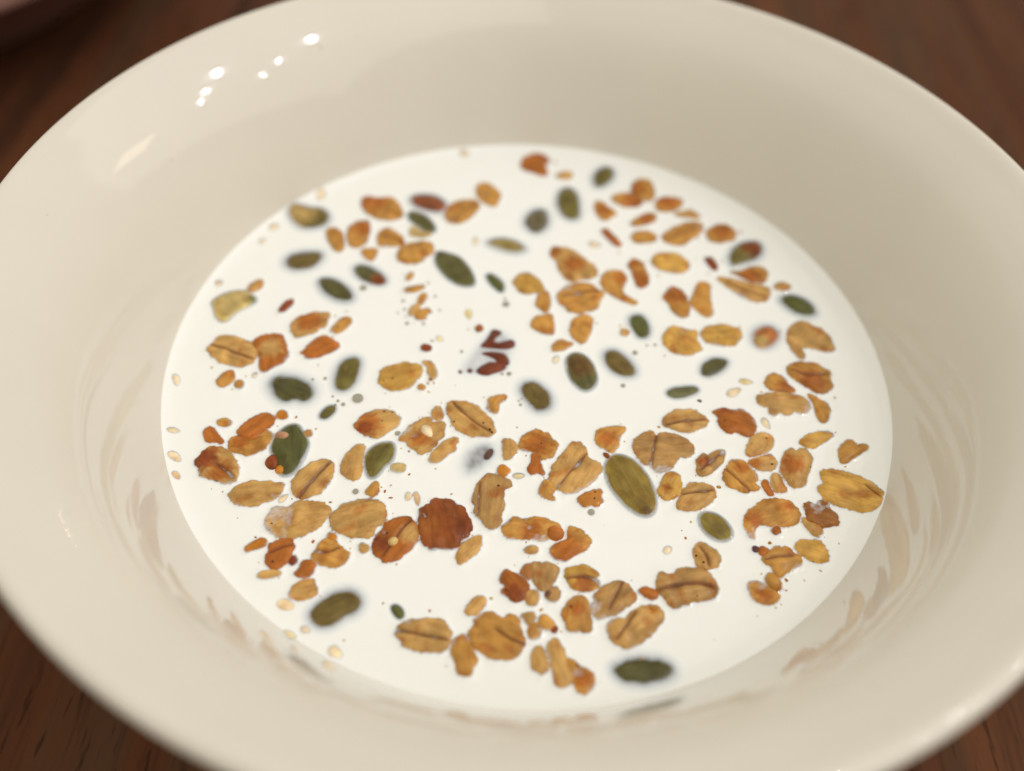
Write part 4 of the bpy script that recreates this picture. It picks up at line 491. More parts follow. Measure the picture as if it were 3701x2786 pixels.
('oat','oat_crumb','oat crumb','lumpy brown crumb under the rhombus shaped flake',[(-24.72,-34.23),(-24.25,-33.83),(-24.14,-32.70),(-23.49,-32.60),(-22.74,-32.98),(-22.68,-33.85),(-23.11,-34.49),(-23.87,-34.60)],'b','crumb',None,None,{}),
('oat','oat_crumb','oat crumb','thin level tan sliver with a dark tip at the lower left',[(-28.70,-34.88),(-28.37,-34.36),(-27.41,-34.17),(-26.67,-34.00),(-26.15,-34.33),(-26.96,-34.70),(-27.89,-35.00)],'t','crumb',None,None,{}),
('oat','oat_flake','oat flake','small tan oat flake above the broad sunken seed at the lower left',[(-24.71,-36.89),(-24.56,-36.05),(-23.95,-35.28),(-23.03,-34.91),(-22.47,-34.94),(-22.35,-35.53),(-21.82,-35.98),(-22.12,-36.72),(-22.90,-37.19),(-23.98,-37.26)],'t','oat',None,None,{}),
('ses','sesame_seed','sesame seed','large cream sesame seed left of the broad sunken seed',[(-24.02,-38.16),(-24.11,-38.29),(-24.37,-38.44),(-24.73,-38.52),(-25.13,-38.45),(-25.49,-38.32),(-25.74,-38.11),(-25.82,-37.78),(-25.72,-37.53),(-25.47,-37.41),(-25.10,-37.34),(-24.70,-37.45),(-24.34,-37.74),(-24.10,-38.00)],'sesc','ses',None,None,{'dz':0.1}),
('pump','pumpkin_seed','pumpkin seed','broad sunken dark olive pumpkin seed with a blue halo at the lower left',[(-22.03,-38.82),(-21.76,-37.99),(-20.95,-37.11),(-20.00,-36.33),(-18.86,-35.90),(-17.75,-36.00),(-17.10,-36.61),(-16.91,-37.43),(-17.47,-38.28),(-18.39,-38.63),(-19.04,-39.20),(-19.77,-39.93),(-20.83,-40.00),(-21.68,-39.49)],'brol','deep',None,None,{}),
('pump','seed_piece','seed','tiny half sunken green seed tip alone in the lower left milk',[(-13.48,-37.43),(-13.29,-37.18),(-12.74,-37.26),(-12.16,-37.92),(-12.13,-38.56),(-12.54,-38.70),(-13.16,-38.11)],'green','deep',None,None,{}),
('ses','sesame_seed','sesame seed','greenish sesame hull on the near left waterline',[(-22.92,-41.77),(-23.01,-41.82),(-23.24,-41.84),(-23.55,-41.80),(-23.87,-41.66),(-24.15,-41.50),(-24.32,-41.32),(-24.35,-41.13),(-24.24,-41.02),(-24.01,-41.02),(-23.71,-41.08),(-23.39,-41.23),(-23.13,-41.47),(-22.97,-41.66)],'sesy','ses',None,None,{'dz':-0.04}),
('ses','sesame_seed','sesame seed','faint cream sesame seed at the lower left rim of the broad sunken seed',[(-21.70,-40.81),(-21.77,-40.89),(-21.93,-40.95),(-22.15,-41.04),(-22.39,-41.05),(-22.59,-40.91),(-22.71,-40.70),(-22.74,-40.51),(-22.66,-40.33),(-22.49,-40.21),(-22.28,-40.24),(-22.06,-40.39),(-21.87,-40.55),(-21.74,-40.69)],'ses','ses',None,None,{'dz':-0.06}),
('ses','sesame_seed','sesame seed','cream sesame flake with a dark dot at the near left waterline',[(-17.87,-43.47),(-18.01,-43.54),(-18.29,-43.55),(-18.70,-43.55),(-19.07,-43.42),(-19.28,-43.09),(-19.36,-42.75),(-19.30,-42.47),(-19.07,-42.25),(-18.75,-42.19),(-18.45,-42.37),(-18.18,-42.68),(-17.96,-42.99),(-17.85,-43.27)],'ses','ses',None,None,{'dz':-0.03}),
('oat','oat_flake','oat flake','wide tan oat flake with a long level crease in the lower middle',[(-12.67,-40.25),(-12.23,-39.54),(-11.32,-39.02),(-9.63,-38.74),(-8.03,-38.57),(-7.31,-39.33),(-6.84,-40.31),(-6.90,-41.32),(-7.45,-42.13),(-8.62,-42.10),(-10.08,-42.19),(-11.17,-41.94),(-12.12,-41.11)],'t','oat',[(-12.57,-40.13),(-10.84,-40.35),(-9.21,-40.58),(-7.05,-40.89)],None,{}),
('oat','oat_flake','oat flake','upright golden oat flake with a ragged foot in the lower middle',[(-6.48,-41.85),(-6.42,-40.73),(-5.83,-40.30),(-5.08,-40.31),(-4.59,-41.06),(-4.30,-42.03),(-3.66,-42.86),(-4.29,-43.44),(-4.32,-44.30),(-4.93,-44.45),(-5.67,-44.28),(-5.76,-43.32),(-6.26,-42.49)],'g','oat',None,None,{}),
('oat','oat_flake','oat flake','largest ragged topped golden oat flake in the lower middle',[(-4.90,-39.85),(-4.20,-39.23),(-4.35,-38.67),(-3.76,-37.94),(-3.03,-37.54),(-2.50,-37.33),(-1.81,-38.04),(-1.04,-38.22),(-0.75,-37.62),(0.01,-37.51),(0.49,-38.58),(0.76,-39.70),(1.12,-40.57),(0.92,-41.03),(0.64,-41.71),(0.03,-42.30),(-1.22,-42.49),(-2.70,-42.31),(-3.48,-41.76),(-4.26,-41.26),(-4.54,-40.39)],'g','oat',[(-1.83,-39.42),(-0.38,-40.33),(1.07,-40.80)],None,{}),
('oat','oat_crumb','oat crumb','loose tan crumb above the largest ragged topped flake',[(-5.51,-37.77),(-5.06,-36.63),(-4.47,-35.87),(-3.83,-35.59),(-3.42,-35.92),(-3.51,-36.87),(-4.11,-37.62),(-4.75,-37.78)],'t','crumb',None,None,{}),
('oat','oat_flake','oat flake','dark brown oat flake with a notched left side in the lower middle',[(-1.93,-33.28),(-1.59,-32.51),(-0.81,-32.40),(0.12,-32.89),(0.81,-33.46),(1.29,-34.16),(1.10,-35.14),(0.47,-35.78),(-0.63,-35.73),(-1.09,-35.29),(-1.79,-34.79),(-1.14,-34.45),(-1.28,-33.97),(-1.85,-33.76)],'b','oat',None,[(-0.23,-34.99,1.16,'r')],{}),
('oat','oat_flake','oat flake','grey tan oat flake with shiny wet top edge in the lower middle',[(1.53,-31.92),(1.62,-31.10),(2.64,-31.22),(3.31,-30.86),(4.23,-31.49),(4.68,-31.71),(4.25,-32.48),(3.93,-33.24),(3.51,-34.25),(2.96,-34.41),(2.28,-33.97),(1.69,-33.03)],'t2','oat',None,None,{}),
('oat','oat_crumb','oat crumb','brown scrap against the left side of the shiny grey tan flake',[(0.37,-32.38),(0.73,-31.60),(1.39,-31.18),(1.54,-32.17),(1.47,-33.11),(0.80,-33.09)],'b2','crumb',None,None,{}),
('oat','oat_crumb','oat crumb','square tan crumb right of the notched dark brown flake',[(1.21,-35.13),(1.41,-34.45),(2.19,-34.58),(2.42,-35.05),(2.24,-36.01),(1.70,-36.23),(1.19,-35.85)],'t','crumb',None,None,{}),
('oat','oat_crumb','oat crumb','rounded crumb with a purple spot below the shiny grey tan flake',[(3.19,-34.87),(3.62,-34.24),(4.39,-33.95),(4.73,-34.53),(4.53,-35.38),(3.98,-35.60),(3.43,-35.34)],'t2','crumb',None,[(3.41,-34.86,0.46,'pur')],{}),
('oat','oat_crumb','oat crumb','left crumb of the crumbly trio in the lower middle',[(0.61,-37.59),(1.30,-37.25),(1.95,-37.15),(2.14,-37.78),(1.78,-38.49),(1.24,-38.30),(1.00,-37.85)],'t','crumb',None,None,{}),
('oat','oat_crumb','oat crumb','right crumb of the crumbly trio in the lower middle',[(2.52,-38.10),(2.94,-37.37),(3.48,-37.45),(4.04,-38.11),(4.37,-38.66),(3.74,-38.93),(2.87,-38.76)],'g','crumb',None,None,{}),
('oat','oat_crumb','oat crumb','lowest crumb of the crumbly trio in the lower middle',[(1.48,-39.08),(1.89,-38.43),(2.64,-38.43),(2.78,-39.22),(2.38,-40.04),(1.73,-40.03)],'g','crumb',None,None,{}),
('oat','oat_crumb','oat crumb','tiny dark red crumb beside the crumbly trio',[(3.95,-38.97),(4.21,-38.56),(4.54,-38.71),(4.33,-39.23)],'r','crumb',None,None,{}),
('oat','oat_flake','oat flake','small upright tan oat sliver left of the forked pair',[(1.98,-42.39),(2.21,-41.39),(2.72,-40.85),(3.17,-41.54),(3.51,-42.61),(3.64,-43.36),(3.13,-43.87),(2.50,-43.54),(2.06,-43.14)],'t','oat',None,None,{}),
('oat','oat_flake','oat flake','left strip of the forked pair of long flakes in the lower middle',[(3.52,-40.97),(3.77,-40.17),(4.51,-40.12),(5.05,-40.76),(5.39,-41.94),(5.72,-43.22),(6.36,-44.46),(5.94,-44.69),(5.23,-45.00),(4.50,-44.79),(4.37,-43.74),(3.92,-42.26)],'t','oat',None,None,{}),
('oat','oat_flake','oat flake','right strip of the forked pair, ending nearest the near waterline',[(5.50,-42.16),(6.23,-42.22),(6.97,-42.92),(7.91,-43.19),(8.48,-44.00),(8.37,-44.85),(7.80,-45.51),(7.08,-45.56),(6.57,-44.86),(6.25,-44.04),(5.82,-43.11)],'g','oat',None,[(7.39,-44.18,1.15,'b')],{}),
('oat','oat_flake','oat flake','oat flake with a level crease and toasted lower half, lower right of centre',[(5.24,-32.10),(5.91,-31.43),(7.15,-31.09),(8.17,-31.28),(9.06,-32.03),(8.61,-32.37),(9.33,-33.12),(8.94,-33.51),(8.04,-34.12),(7.04,-34.01),(6.15,-33.83),(5.59,-33.01)],'y','oat',[(5.59,-32.82),(6.93,-32.55),(8.05,-32.53),(9.16,-33.01)],[(7.49,-33.37,1.29,'b')],{}),
('oat','oat_flake','oat flake','bowed tan oat flake with a faint slanting crease left of the large brown creased one',[(8.31,-36.19),(8.48,-35.23),(9.04,-34.23),(9.83,-33.33),(10.96,-32.82),(12.07,-32.93),(12.82,-33.73),(13.07,-34.56),(12.66,-35.31),(11.88,-35.60),(11.20,-36.59),(10.21,-36.77),(9.22,-37.30),(8.47,-37.12)],'t2','oat',[(10.22,-36.06),(10.91,-34.71),(11.73,-32.95)],None,{}),
('oat','oat_flake','oat flake','boot shaped golden oat flake in the lower middle',[(5.15,-37.05),(5.52,-36.15),(6.17,-35.15),(7.05,-34.97),(7.71,-35.05),(7.87,-36.10),(8.03,-37.26),(8.19,-38.41),(7.81,-38.89),(6.84,-38.84),(5.87,-38.96),(5.54,-38.12)],'g','oat',None,[(6.72,-36.42,1.01,'b')],{}),
('oat','oat_flake','oat flake','large brown oat flake with a deep reddish groove at the lower right',[(15.60,-32.69),(15.83,-31.56),(16.40,-31.33),(16.83,-31.74),(17.52,-31.44),(18.36,-30.76),(19.85,-30.53),(21.08,-30.70),(21.91,-31.51),(22.30,-32.72),(22.04,-33.71),(21.33,-34.24),(19.99,-34.33),(18.62,-34.90),(17.37,-35.58),(16.74,-35.03),(16.13,-34.11),(15.72,-33.54)],'t2','oat',[(15.83,-33.59),(17.42,-33.05),(18.90,-32.65),(20.58,-32.59),(21.78,-32.88)],None,{'cw':1.7,'top':0.45}),
('oat','oat_crumb','oat crumb','small brown crumb at the left tip of the large brown grooved flake',[(13.65,-33.80),(14.06,-33.28),(14.84,-33.48),(15.60,-33.67),(15.34,-34.41),(14.67,-34.63),(13.92,-34.14)],'b','crumb',None,None,{}),
('oat','oat_flake','oat flake','golden tan oat flake with an orange spot at its upper corner',[(10.03,-37.94),(10.30,-37.58),(11.51,-37.15),(11.93,-37.70),(12.39,-36.74),(13.18,-35.98),(14.29,-35.67),(15.18,-35.37),(15.71,-35.81),(16.05,-36.61),(15.39,-37.58),(14.70,-38.54),(13.80,-39.51),(12.70,-40.14),(11.74,-40.43),(10.79,-40.04),(10.17,-39.18)],'t','oat',[(11.02,-39.47),(11.91,-38.16),(13.06,-36.34)],[(14.93,-36.10,0.61,'or')],{}),
('pump','pumpkin_seed','pumpkin seed','broad sunken dark pumpkin seed nearest the near edge of the bowl',[(10.57,-42.69),(11.37,-42.21),(12.65,-41.63),(14.03,-41.43),(15.39,-41.56),(16.42,-41.98),(16.75,-42.50),(16.24,-43.29),(15.17,-43.67),(13.91,-44.07),(12.57,-44.00),(11.33,-43.82),(10.82,-43.21)],'dk','deep',None,None,{}),
]
TONES = dict(
    t=(.57, .340, .112), t2=(.46, .270, .095), g=(.56, .290, .066), y=(.61, .355, .080), p=(.64, .47, .20), b=(.43, .140, .022), b2=(.38, .155, .040),
    r=(.27, .062, .014), **{'or': (.60, .235, .025)}, or2=(.48, .20, .035), pink=(.50, .27, .16), pur=(.10, .035, .04), k=(.03, .015, .008), pk=(.55, .35, .25),
    olive=(.160, .135, .036), dk=(.105, .100, .038), green=(.110, .120, .036), green2=(.098, .102, .034), brol=(.165, .120, .038), tanol=(.32, .25, .09),
    grey=(.17, .15, .095), greengrey=(.16, .165, .075), golden=(.265, .185, .042), golden2=(.235, .180, .044), paleseed=(.56, .43, .18), tan=(.50, .35, .13), rust=(.20, .058, .018),
    brown=(.150, .085, .028), rednut=(.26, .082, .030), nut=(.46, .17, .045), pecan=(.20, .046, .019), redseed=(.12, .06, .045),
    rb=(.36, .100, .019), ses=(.86, .72, .50), sesy=(.82, .68, .36), sest=(.74, .52, .30), sesc=(.88, .70, .46))
FORMS = dict(  # height at the visible outline, height of the hidden edge, spread beyond the outline, width of the rounded flank (mm)
    oat=(.26, -1.9, .78, 1.0), crumb=(.24, -1.8, .75, 1.0), ses=(.03, -1.4, .62, 1.0),
    crisp=(.15, -1.5, .70, 1.7), mid=(.06, -1.25, 1.4, 3.0), deep=(-.06, -1.10, 2.1, 4.4), sunk=(-.75, -2.2, 1.3, 3.0), drown=(-.62, -1.5, 1.6, 3.8))

def chaikin(P, n=2):
    P = np.array(P, float)
    for _ in range(n):
        Q = np.roll(P, -1, 0)
        P = np.stack([.75 * P + .25 * Q, .25 * P + .75 * Q], 1).reshape(-1, 2)
    return P
def resample(P, step):
    Q = np.vstack([P, P[:1]]); d = np.hypot(*np.diff(Q, axis=0).T); s = np.concatenate([[0], np.cumsum(d)])
    n = max(10, int(round(s[-1] / step))); u = np.linspace(0, s[-1], n, endpoint=False)
    return np.stack([np.interp(u, s, Q[:, 0]), np.interp(u, s, Q[:, 1])], 1)
def sdist(X, poly):
    """signed distance to a closed polygon, positive inside"""
    A = poly; B = np.roll(poly, -1, 0); E = B - A; L2 = (E ** 2).sum(1) + 1e-12
    D = X[:, None, :] - A[None]
    t = np.clip((D * E[None]).sum(2) / L2, 0, 1)
    d = np.sqrt(((D - t[..., None] * E[None]) ** 2).sum(2)).min(1)
    c = ((A[:, 1][None] > X[:, 1][:, None]) != (B[:, 1][None] > X[:, 1][:, None]))
    xi = A[:, 0] + (X[:, 1][:, None] - A[:, 1][None]) * (E[:, 0] / np.where(abs(E[:, 1]) < 1e-9, 1e-9, E[:, 1]))[None]
    ins = (np.sum(c & (X[:, 0][:, None] < xi), 1) % 2) == 1
    return np.where(ins, d, -d)
def pdist(X, line):
    A = line[:-1]; E = line[1:] - A; L2 = (E ** 2).sum(1) + 1e-12
    D = X[:, None, :] - A[None]; t = np.clip((D * E[None]).sum(2) / L2, 0, 1)
    return np.sqrt(((D - t[..., None] * E[None]) ** 2).sum(2)).min(1)
class Wob:
    """smooth random relief, a sum of waves"""
    def __init__(self, seed, lo, hi, n=9):
        g = np.random.default_rng(seed); a = g.uniform(0, 2 * np.pi, n); k = 2 * np.pi / g.uniform(lo, hi, n)
        self.k = np.stack([np.cos(a) * k, np.sin(a) * k]); self.p = g.uniform(0, 6.28, n); self.n = n
    def __call__(self, X): return np.sin(X @ self.k + self.p).sum(1) / math.sqrt(self.n)

class Piece:
    def __init__(self, i, rec):
        self.kind, self.name, self.cat, self.label, pts, self.tone, form, crease, self.toast, self.ex = rec
        P = chaikin(pts, 1 if self.kind == 'oat' else 2)
        self.out = resample(P, .20 if self.kind == 'oat' else .30)
        area = abs(np.sum(self.out[:, 0] * np.roll(self.out[:, 1], -1) - self.out[:, 1] * np.roll(self.out[:, 0], -1))) / 2
        self.form = form
        z0, self.ze, self.e, self.w = FORMS[form]
        if self.kind == 'pump':
            wmax = sdist(self.out.mean(0)[None], self.out)[0] + self.e
            self.e = min(self.e, 1.0 * (wmax - self.e) + .3)
            wmax = sdist(self.out.mean(0)[None], self.out)[0] + self.e
            self.w = min(self.w, max(.5, wmax * .92))
        else:
            rough_edge = Wob(900 + i, .5, 2.4, 14)
            if self.kind == 'oat':
                c = self.out.mean(0); d = self.out - c; r = np.hypot(*d.T)
                T = np.roll(self.out, -2, 0) - np.roll(self.out, 2, 0)      # flakes reach a little past the part the milk leaves bare
                sg = np.sign(np.sum(self.out[:, 0] * np.roll(self.out[:, 1], -1) - self.out[:, 1] * np.roll(self.out[:, 0], -1)))
                nn = np.stack([T[:, 1], -T[:, 0]], 1) * sg
                self.out = self.out + .15 * nn / (np.hypot(*nn.T)[:, None] + 1e-9)
                c = self.out.mean(0); d = self.out - c; r = np.hypot(*d.T)
                fine_edge = Wob(1900 + i, .25, .7, 12)
                d = d * (1 + .05 * fine_edge(self.out) / np.clip(r, 1.2, None))[:, None]
                self.out = c + d * (1 + .045 * rough_edge(self.out) * np.clip(2.0 / r, .3, 1.0))[:, None]
        self.z0 = z0; self.dome = .10 + rng.uniform(0, .10)
        s0 = self.prof(np.array([self.e / self.w]))[0]
        self.zt = self.ze + (z0 - self.ze) / s0
        if self.kind == 'pump': self.zt = max(self.zt, .22)
        if form in ('sunk', 'drown'): self.zt = {'sunk': -.27, 'drown': -.10}[form]
        if 'top' in self.ex: self.dome += self.ex['top'] - .26
        dz = self.ex.get('dz', 0); self.zt += dz; self.ze += dz; self.z0 += dz
        self.crease = np.array(catmull(crease, 5)) if crease else None
        self.cw = self.ex.get('cw', 1.0)
        self.bumps = [resample(chaikin(b, 2), .25) for b in self.ex.get('bumps', [])]
        self.wob = Wob(i * 7 + 1, 1.6, 5.0); self.wob2 = Wob(i * 7 + 2, .5, 1.3)
        self.rough = self.ex.get('rough', 1.0)
        self.c = self.out.mean(0)
        d = self.out - self.c; w, V = np.linalg.eigh(d.T @ d); self.ang = math.atan2(V[1, 1], V[0, 1])
        a = rng.uniform(0, 6.28); self.tilt = np.array([math.cos(a), math.sin(a)]) * rng.uniform(0, .05) * (1 if self.kind == 'oat' else .3)
    def prof(self, u):
        if self.kind == 'oat': return 1 - (1 - u) ** 3
        if self.form in ('deep', 'mid', 'drown', 'sunk'): return np.sin(np.pi / 2 * u)
        return np.sqrt(np.clip(1 - (1 - u) ** 2, 0, 1))
    def z(self, X, sd=None):
        sd = sdist(X, self.out) if sd is None else sd
        u = np.clip((sd + self.e) / self.w, 0, 1)
        s = self.prof(u)
        if self.kind == 'pump':
            z = self.ze + (self.zt - self.ze) * s
        else:   # flat flake: gently rounded top, flanks that fall away under the milk
            s = np.clip(sd / .45, 0, 1); s = 1 - (1 - s) ** 2
            z = np.where(sd > 0, self.z0 + self.dome * s, self.z0 - .75 * np.maximum(-sd, 0) - 2.6 * np.maximum(-sd, 0) ** 2)
            s = np.clip((sd + .25) / .5, 0, 1)
        amp = {'oat': .075, 'pump': .035, 'ses': .02}[self.kind] * self.rough
        z = z + .75 * np.exp(-np.clip(48.0 - np.hypot(X[:, 0], X[:, 1]), 0, None) / .9)
        z = z + amp * s * (self.wob(X) + .5 * self.wob2(X)) + s * ((X - self.c) @ self.tilt)
        if self.crease is not None:
            dc = pdist(X, self.crease)
            z = z - s * self.cw * .13 * np.exp(-(dc / .17) ** 2) + s * .09 * np.exp(-((dc - .5) / .35) ** 2)
        for b in self.bumps:
            db = sdist(X, b); ub = np.clip((db + .4) / .85, 0, 1); k = ub * ub * (3 - 2 * ub)
            z = z + (self.ex.get('btop', .36) - z) * k
        return z
    def colour(self, X, sd):
        base = np.array(TONES[self.tone]); C = np.repeat(base[None], len(X), 0)
        g = 1 + .12 * self.wob(X)
        for (x, y, r, tn) in (self.toast or []):
            d = np.hypot(X[:, 0] - x, X[:, 1] - y) / r + .18 * self.wob2(X)
            k = np.clip((1.25 - d) / .8, 0, 1); k = (k * k * (3 - 2 * k))[:, None]
            C = C * (1 - k) + np.array(TONES[tn]) * k
        if self.kind == 'oat' and self.tone in ('t', 'g', 'y', 't2'):   # toasting is patchy
            k = np.clip(.9 * self.wob(X * 1.0 + 3.3) - .55, 0, .6)[:, None]
            C = C * (1 - k) + np.array(TONES['b']) * k
        if self.kind == 'pump' and self.form == 'crisp':    # paler, yellower margin of the seed
            k = np.clip(1 - np.abs(sd - .15) / .55, 0, 1)[:, None] * .75
            C = C * (1 - k) + C * np.array((1.35, 1.45, 1.1)) * k
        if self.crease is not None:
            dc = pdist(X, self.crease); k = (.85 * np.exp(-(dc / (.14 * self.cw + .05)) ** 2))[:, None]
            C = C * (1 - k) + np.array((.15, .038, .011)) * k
        return np.clip(C * g[:, None] * self.bright, 0, 1)
    def build(self, mat):
        self.bright = rng.uniform(.90, 1.10) if self.kind != 'ses' else rng.uniform(.95, 1.03)
        o = self.out; T = np.roll(o, -1, 0) - np.roll(o, 1, 0)
        sgn = np.sign(np.sum(o[:, 0] * np.roll(o[:, 1], -1) - o[:, 1] * np.roll(o[:, 0], -1)))
        N = np.stack([T[:, 1], -T[:, 0]], 1) * sgn; N /= np.hypot(*N.T)[:, None] + 1e-9
        edge = o + N * self.e; edge = edge[np.abs(sdist(edge, o)) > self.e * .93]; Nn = None
        step = .40 if self.bumps == [] else .28
        lo = edge.min(0) - .1; hi = edge.max(0) + .1
        gx, gy = np.meshgrid(np.arange(lo[0], hi[0], step), np.arange(lo[1], hi[1], step * .87))
        gx[1::2] += step / 2
        G = np.stack([gx.ravel(), gy.ravel()], 1) + rng.normal(0, .03, (gx.size, 2))
        G = G[sdist(G, edge) > .30]
        ring = o + N * .02; ring = ring[(sdist(ring, edge) > .13)]
        r2 = o + N * .22; r2 = r2[np.abs(sdist(r2, o)) > .20]; r2 = r2[sdist(r2, edge) > .1]
        pts = [edge, np.vstack([ring, r2]), G[np.abs(sdist(G, o)) > .14]]
        if self.crease is not None:
            cl = self.crease; t = np.gradient(cl, axis=0); nn = np.stack([-t[:, 1], t[:, 0]], 1); nn /= np.hypot(*nn.T)[:, None] + 1e-9
            for off in (0, -.17, .17, -.4, .4):
                q = cl + nn * off; q = q[sdist(q, edge) > .3]
                pts.append(q)
            ck = np.vstack(pts[3:]); pts[2] = pts[2][pdist(pts[2], cl) > .5]
        P = np.vstack(pts); ne = len(edge)
        V, _, F, _, _, _ = delaunay_2d_cdt([Vector(p) for p in P], [(i, (i + 1) % ne) for i in range(ne)], [], 0, 1e-5)
        V = np.array([(v.x, v.y) for v in V]); F = np.array([f for f in F if len(f) == 3])
        cen = V[F].mean(1); F = F[sdist(cen, edge) > 0]
        used = np.unique(F); re = -np.ones(len(V), int); re[used] = np.arange(len(used)); V = V[used]; F = re[F]
        a, b, c = V[F[:, 0]], V[F[:, 1]], V[F[:, 2]]
        cr = (b[:, 0] - a[:, 0]) * (c[:, 1] - a[:, 1]) - (b[:, 1] - a[:, 1]) * (c[:, 0] - a[:, 0])
        F[cr < 0] = F[cr < 0][:, ::-1]
        sd = sdist(V, o); z = self.z(V, sd); C = self.colour(V, sd)
        # the underside shares the rim with the top
        from collections import Counter
        cnt = Counter(); 
        for tri in F.tolist():
            for i in range(3):
                e = (tri[i], tri[(i + 1) % 3]); cnt[(min(e), max(e))] += 1
        rim = set(); 
        for (i, j), k in cnt.items():
            if k == 1: rim.add(i); rim.add(j)
        n = len(V); low = {}; extra = []
        zb = np.minimum(z, self.ze) - .15 - .35 * np.clip((sd + self.e) / self.w, 0, 1)
        for i in range(n):
            if i in rim: low[i] = i
            else: low[i] = n + len(extra); extra.append((V[i, 0], V[i, 1], zb[i], i))
        ca, sa = math.cos(-self.ang), math.sin(-self.ang)
        def loc(x, y, zz):
            x -= self.c[0]; y -= self.c[1]
            return ((x * ca - y * sa) * S, (x * sa + y * ca) * S, zz * S)
        verts = [loc(V[i, 0], V[i, 1], z[i]) for i in range(n)] + [loc(x, y, q) for x, y, q, _ in extra]
        faces = [tuple(t) for t in F.tolist()] + [tuple(low[i] for i in t[::-1]) for t in F.tolist()]
        ob = mesh_obj(self.name, verts, faces, mat)
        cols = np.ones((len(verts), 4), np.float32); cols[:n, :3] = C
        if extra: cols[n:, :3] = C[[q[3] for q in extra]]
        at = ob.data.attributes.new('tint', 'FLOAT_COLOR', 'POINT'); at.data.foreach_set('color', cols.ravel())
        ob.location = (self.c[0] * S, self.c[1] * S, 0); ob.rotation_euler = (0, 0, self.ang)
        return ob

MATS = dict(oat=M_OAT, pump=M_SEED, ses=M_SESAME)
GROUPS = dict(oat_flake='oat flakes floating in the milk', oat_crumb='oat crumbs floating in the milk', pumpkin_seed='pumpkin seeds in the milk',
              sesame_seed='sesame seeds in the milk', seed_piece='broken seed pieces in the milk', nut_piece='nut pieces in the milk')
pieces = []
for i, rec in enumerate(PIECES):
    pc = Piece(i, rec)
    mat = M_NUT if pc.name in ('nut_piece', 'pecan_piece') else MATS[pc.kind]
    if pc.ex.get('nutty'): mat = M_NUT
    ob = pc.build(mat)
    tag(ob, pc.label, pc.cat, GROUPS.get(pc.name))
    pieces.append(pc)

# ------------------------------------------------------------------ milk: its surface climbs a little at the bowl and at every piece
R_MILK = 48.0
def wall_r(z): return np.interp(z, prof[:70, 1], prof[:70, 0])
STEP = .20
nx = int(2 * 49.5 / STEP) + 1
ax = np.linspace(-49.5, 49.5, nx)
GX, GY = np.meshgrid(ax, ax, indexing='ij')
RR = np.hypot(GX, GY)
film = np.full(GX.shape, 12.0)
top = np.full(GX.shape, -12.0)
men = np.zeros(GX.shape)
for pc in pieces:
    lo = pc.out.min(0) - pc.e - 2.2; hi = pc.out.max(0) + pc.e + 2.2
    i0, j0 = np.maximum(((lo + 49.5) / STEP).astype(int), 0); i1, j1 = np.minimum(((hi + 49.5) / STEP).astype(int) + 2, nx)
    if i1 <= i0 or j1 <= j0: continue
    X = np.stack([GX[i0:i1, j0:j1].ravel(), GY[i0:i1, j0:j1].ravel()], 1)
    sd = sdist(X, pc.out); shp = (i1 - i0, j1 - j0)
    z = np.where(sd > -pc.e, pc.z(X, sd), -12.0).reshape(shp)
    if pc.kind != 'pump': z = z - (3.0 * np.clip(-sd - .04, 0, None)).reshape(shp)     # milk laps steeply over thin flakes
    z = z - 4.0 * np.clip(1 - (sd + pc.e).reshape(shp) / .35, 0, 1) ** 2     # fully veiled before the hidden edge
    top[i0:i1, j0:j1] = np.maximum(top[i0:i1, j0:j1], z)
    if pc.form in ('oat', 'crumb', 'crisp', 'mid') and pc.ex.get('dz', 0) < .3:
        h = .25
        mm = (h * np.exp(-np.maximum(-sd, 0) / .34)).reshape(shp)
        men[i0:i1, j0:j1] = np.maximum(men[i0:i1, j0:j1], mm)
slow = Wob(77, 3.0, 9.0, 10)(np.stack([GX.ravel(), GY.ravel()], 1)).reshape(GX.shape)
ZM = men + .012 * slow
ZM += .75 * np.exp(-np.clip(R_MILK - RR, 0, None) / .9)
film = np.clip(ZM - top, 0.0, 12.0)
film = np.minimum(film, np.clip((48.9 - RR) * 3.0, 0, 12.0))        # milk thins out against the sloping wall
inside = RR < 49.3
idx = -np.ones(GX.shape, int); idx[inside] = np.arange(inside.sum())
verts = np.stack([GX[inside], GY[inside], ZM[inside]], 1) * S
q = np.stack([idx[:-1, :-1], idx[1:, :-1], idx[1:, 1:], idx[:-1, 1:]], -1).reshape(-1, 4)
q = q[(q >= 0).all(1)]
# close the body underneath, inside the ceramic
edges = {}
for a, b, c, d in q.tolist():
    for e in ((a, b), (b, c), (c, d), (d, a)):
        k = (min(e), max(e))
        if k in edges: edges[k] = None
        else: edges[k] = e
bound = [e for e in edges.values() if e]
bv = sorted({i for e in bound for i in e}); nb = len(verts)
lowmap = {i: nb + k for k, i in enumerate(bv)}
lowv = verts[bv].copy(); lowv[:, :2] *= .80; lowv[:, 2] = -15.5 * S
cen = nb + len(bv)
allv = np.vstack([verts, lowv, [[0, 0, -20.8 * S]]])
faces = q.tolist() + [(e[1], e[0], lowmap[e[0]], lowmap[e[1]]) for e in bound] + [(lowmap[e[1]], lowmap[e[0]], cen) for e in bound]
milk = mesh_obj('milk', allv, faces, M_MILK)
at = milk.data.attributes.new('film', 'FLOAT', 'POINT')
at.data.foreach_set('value', np.concatenate([film[inside], np.full(len(bv) + 1, 12.0)]).astype(np.float32))
tag(milk, 'white milk filling the lower half of the bowl', 'milk')

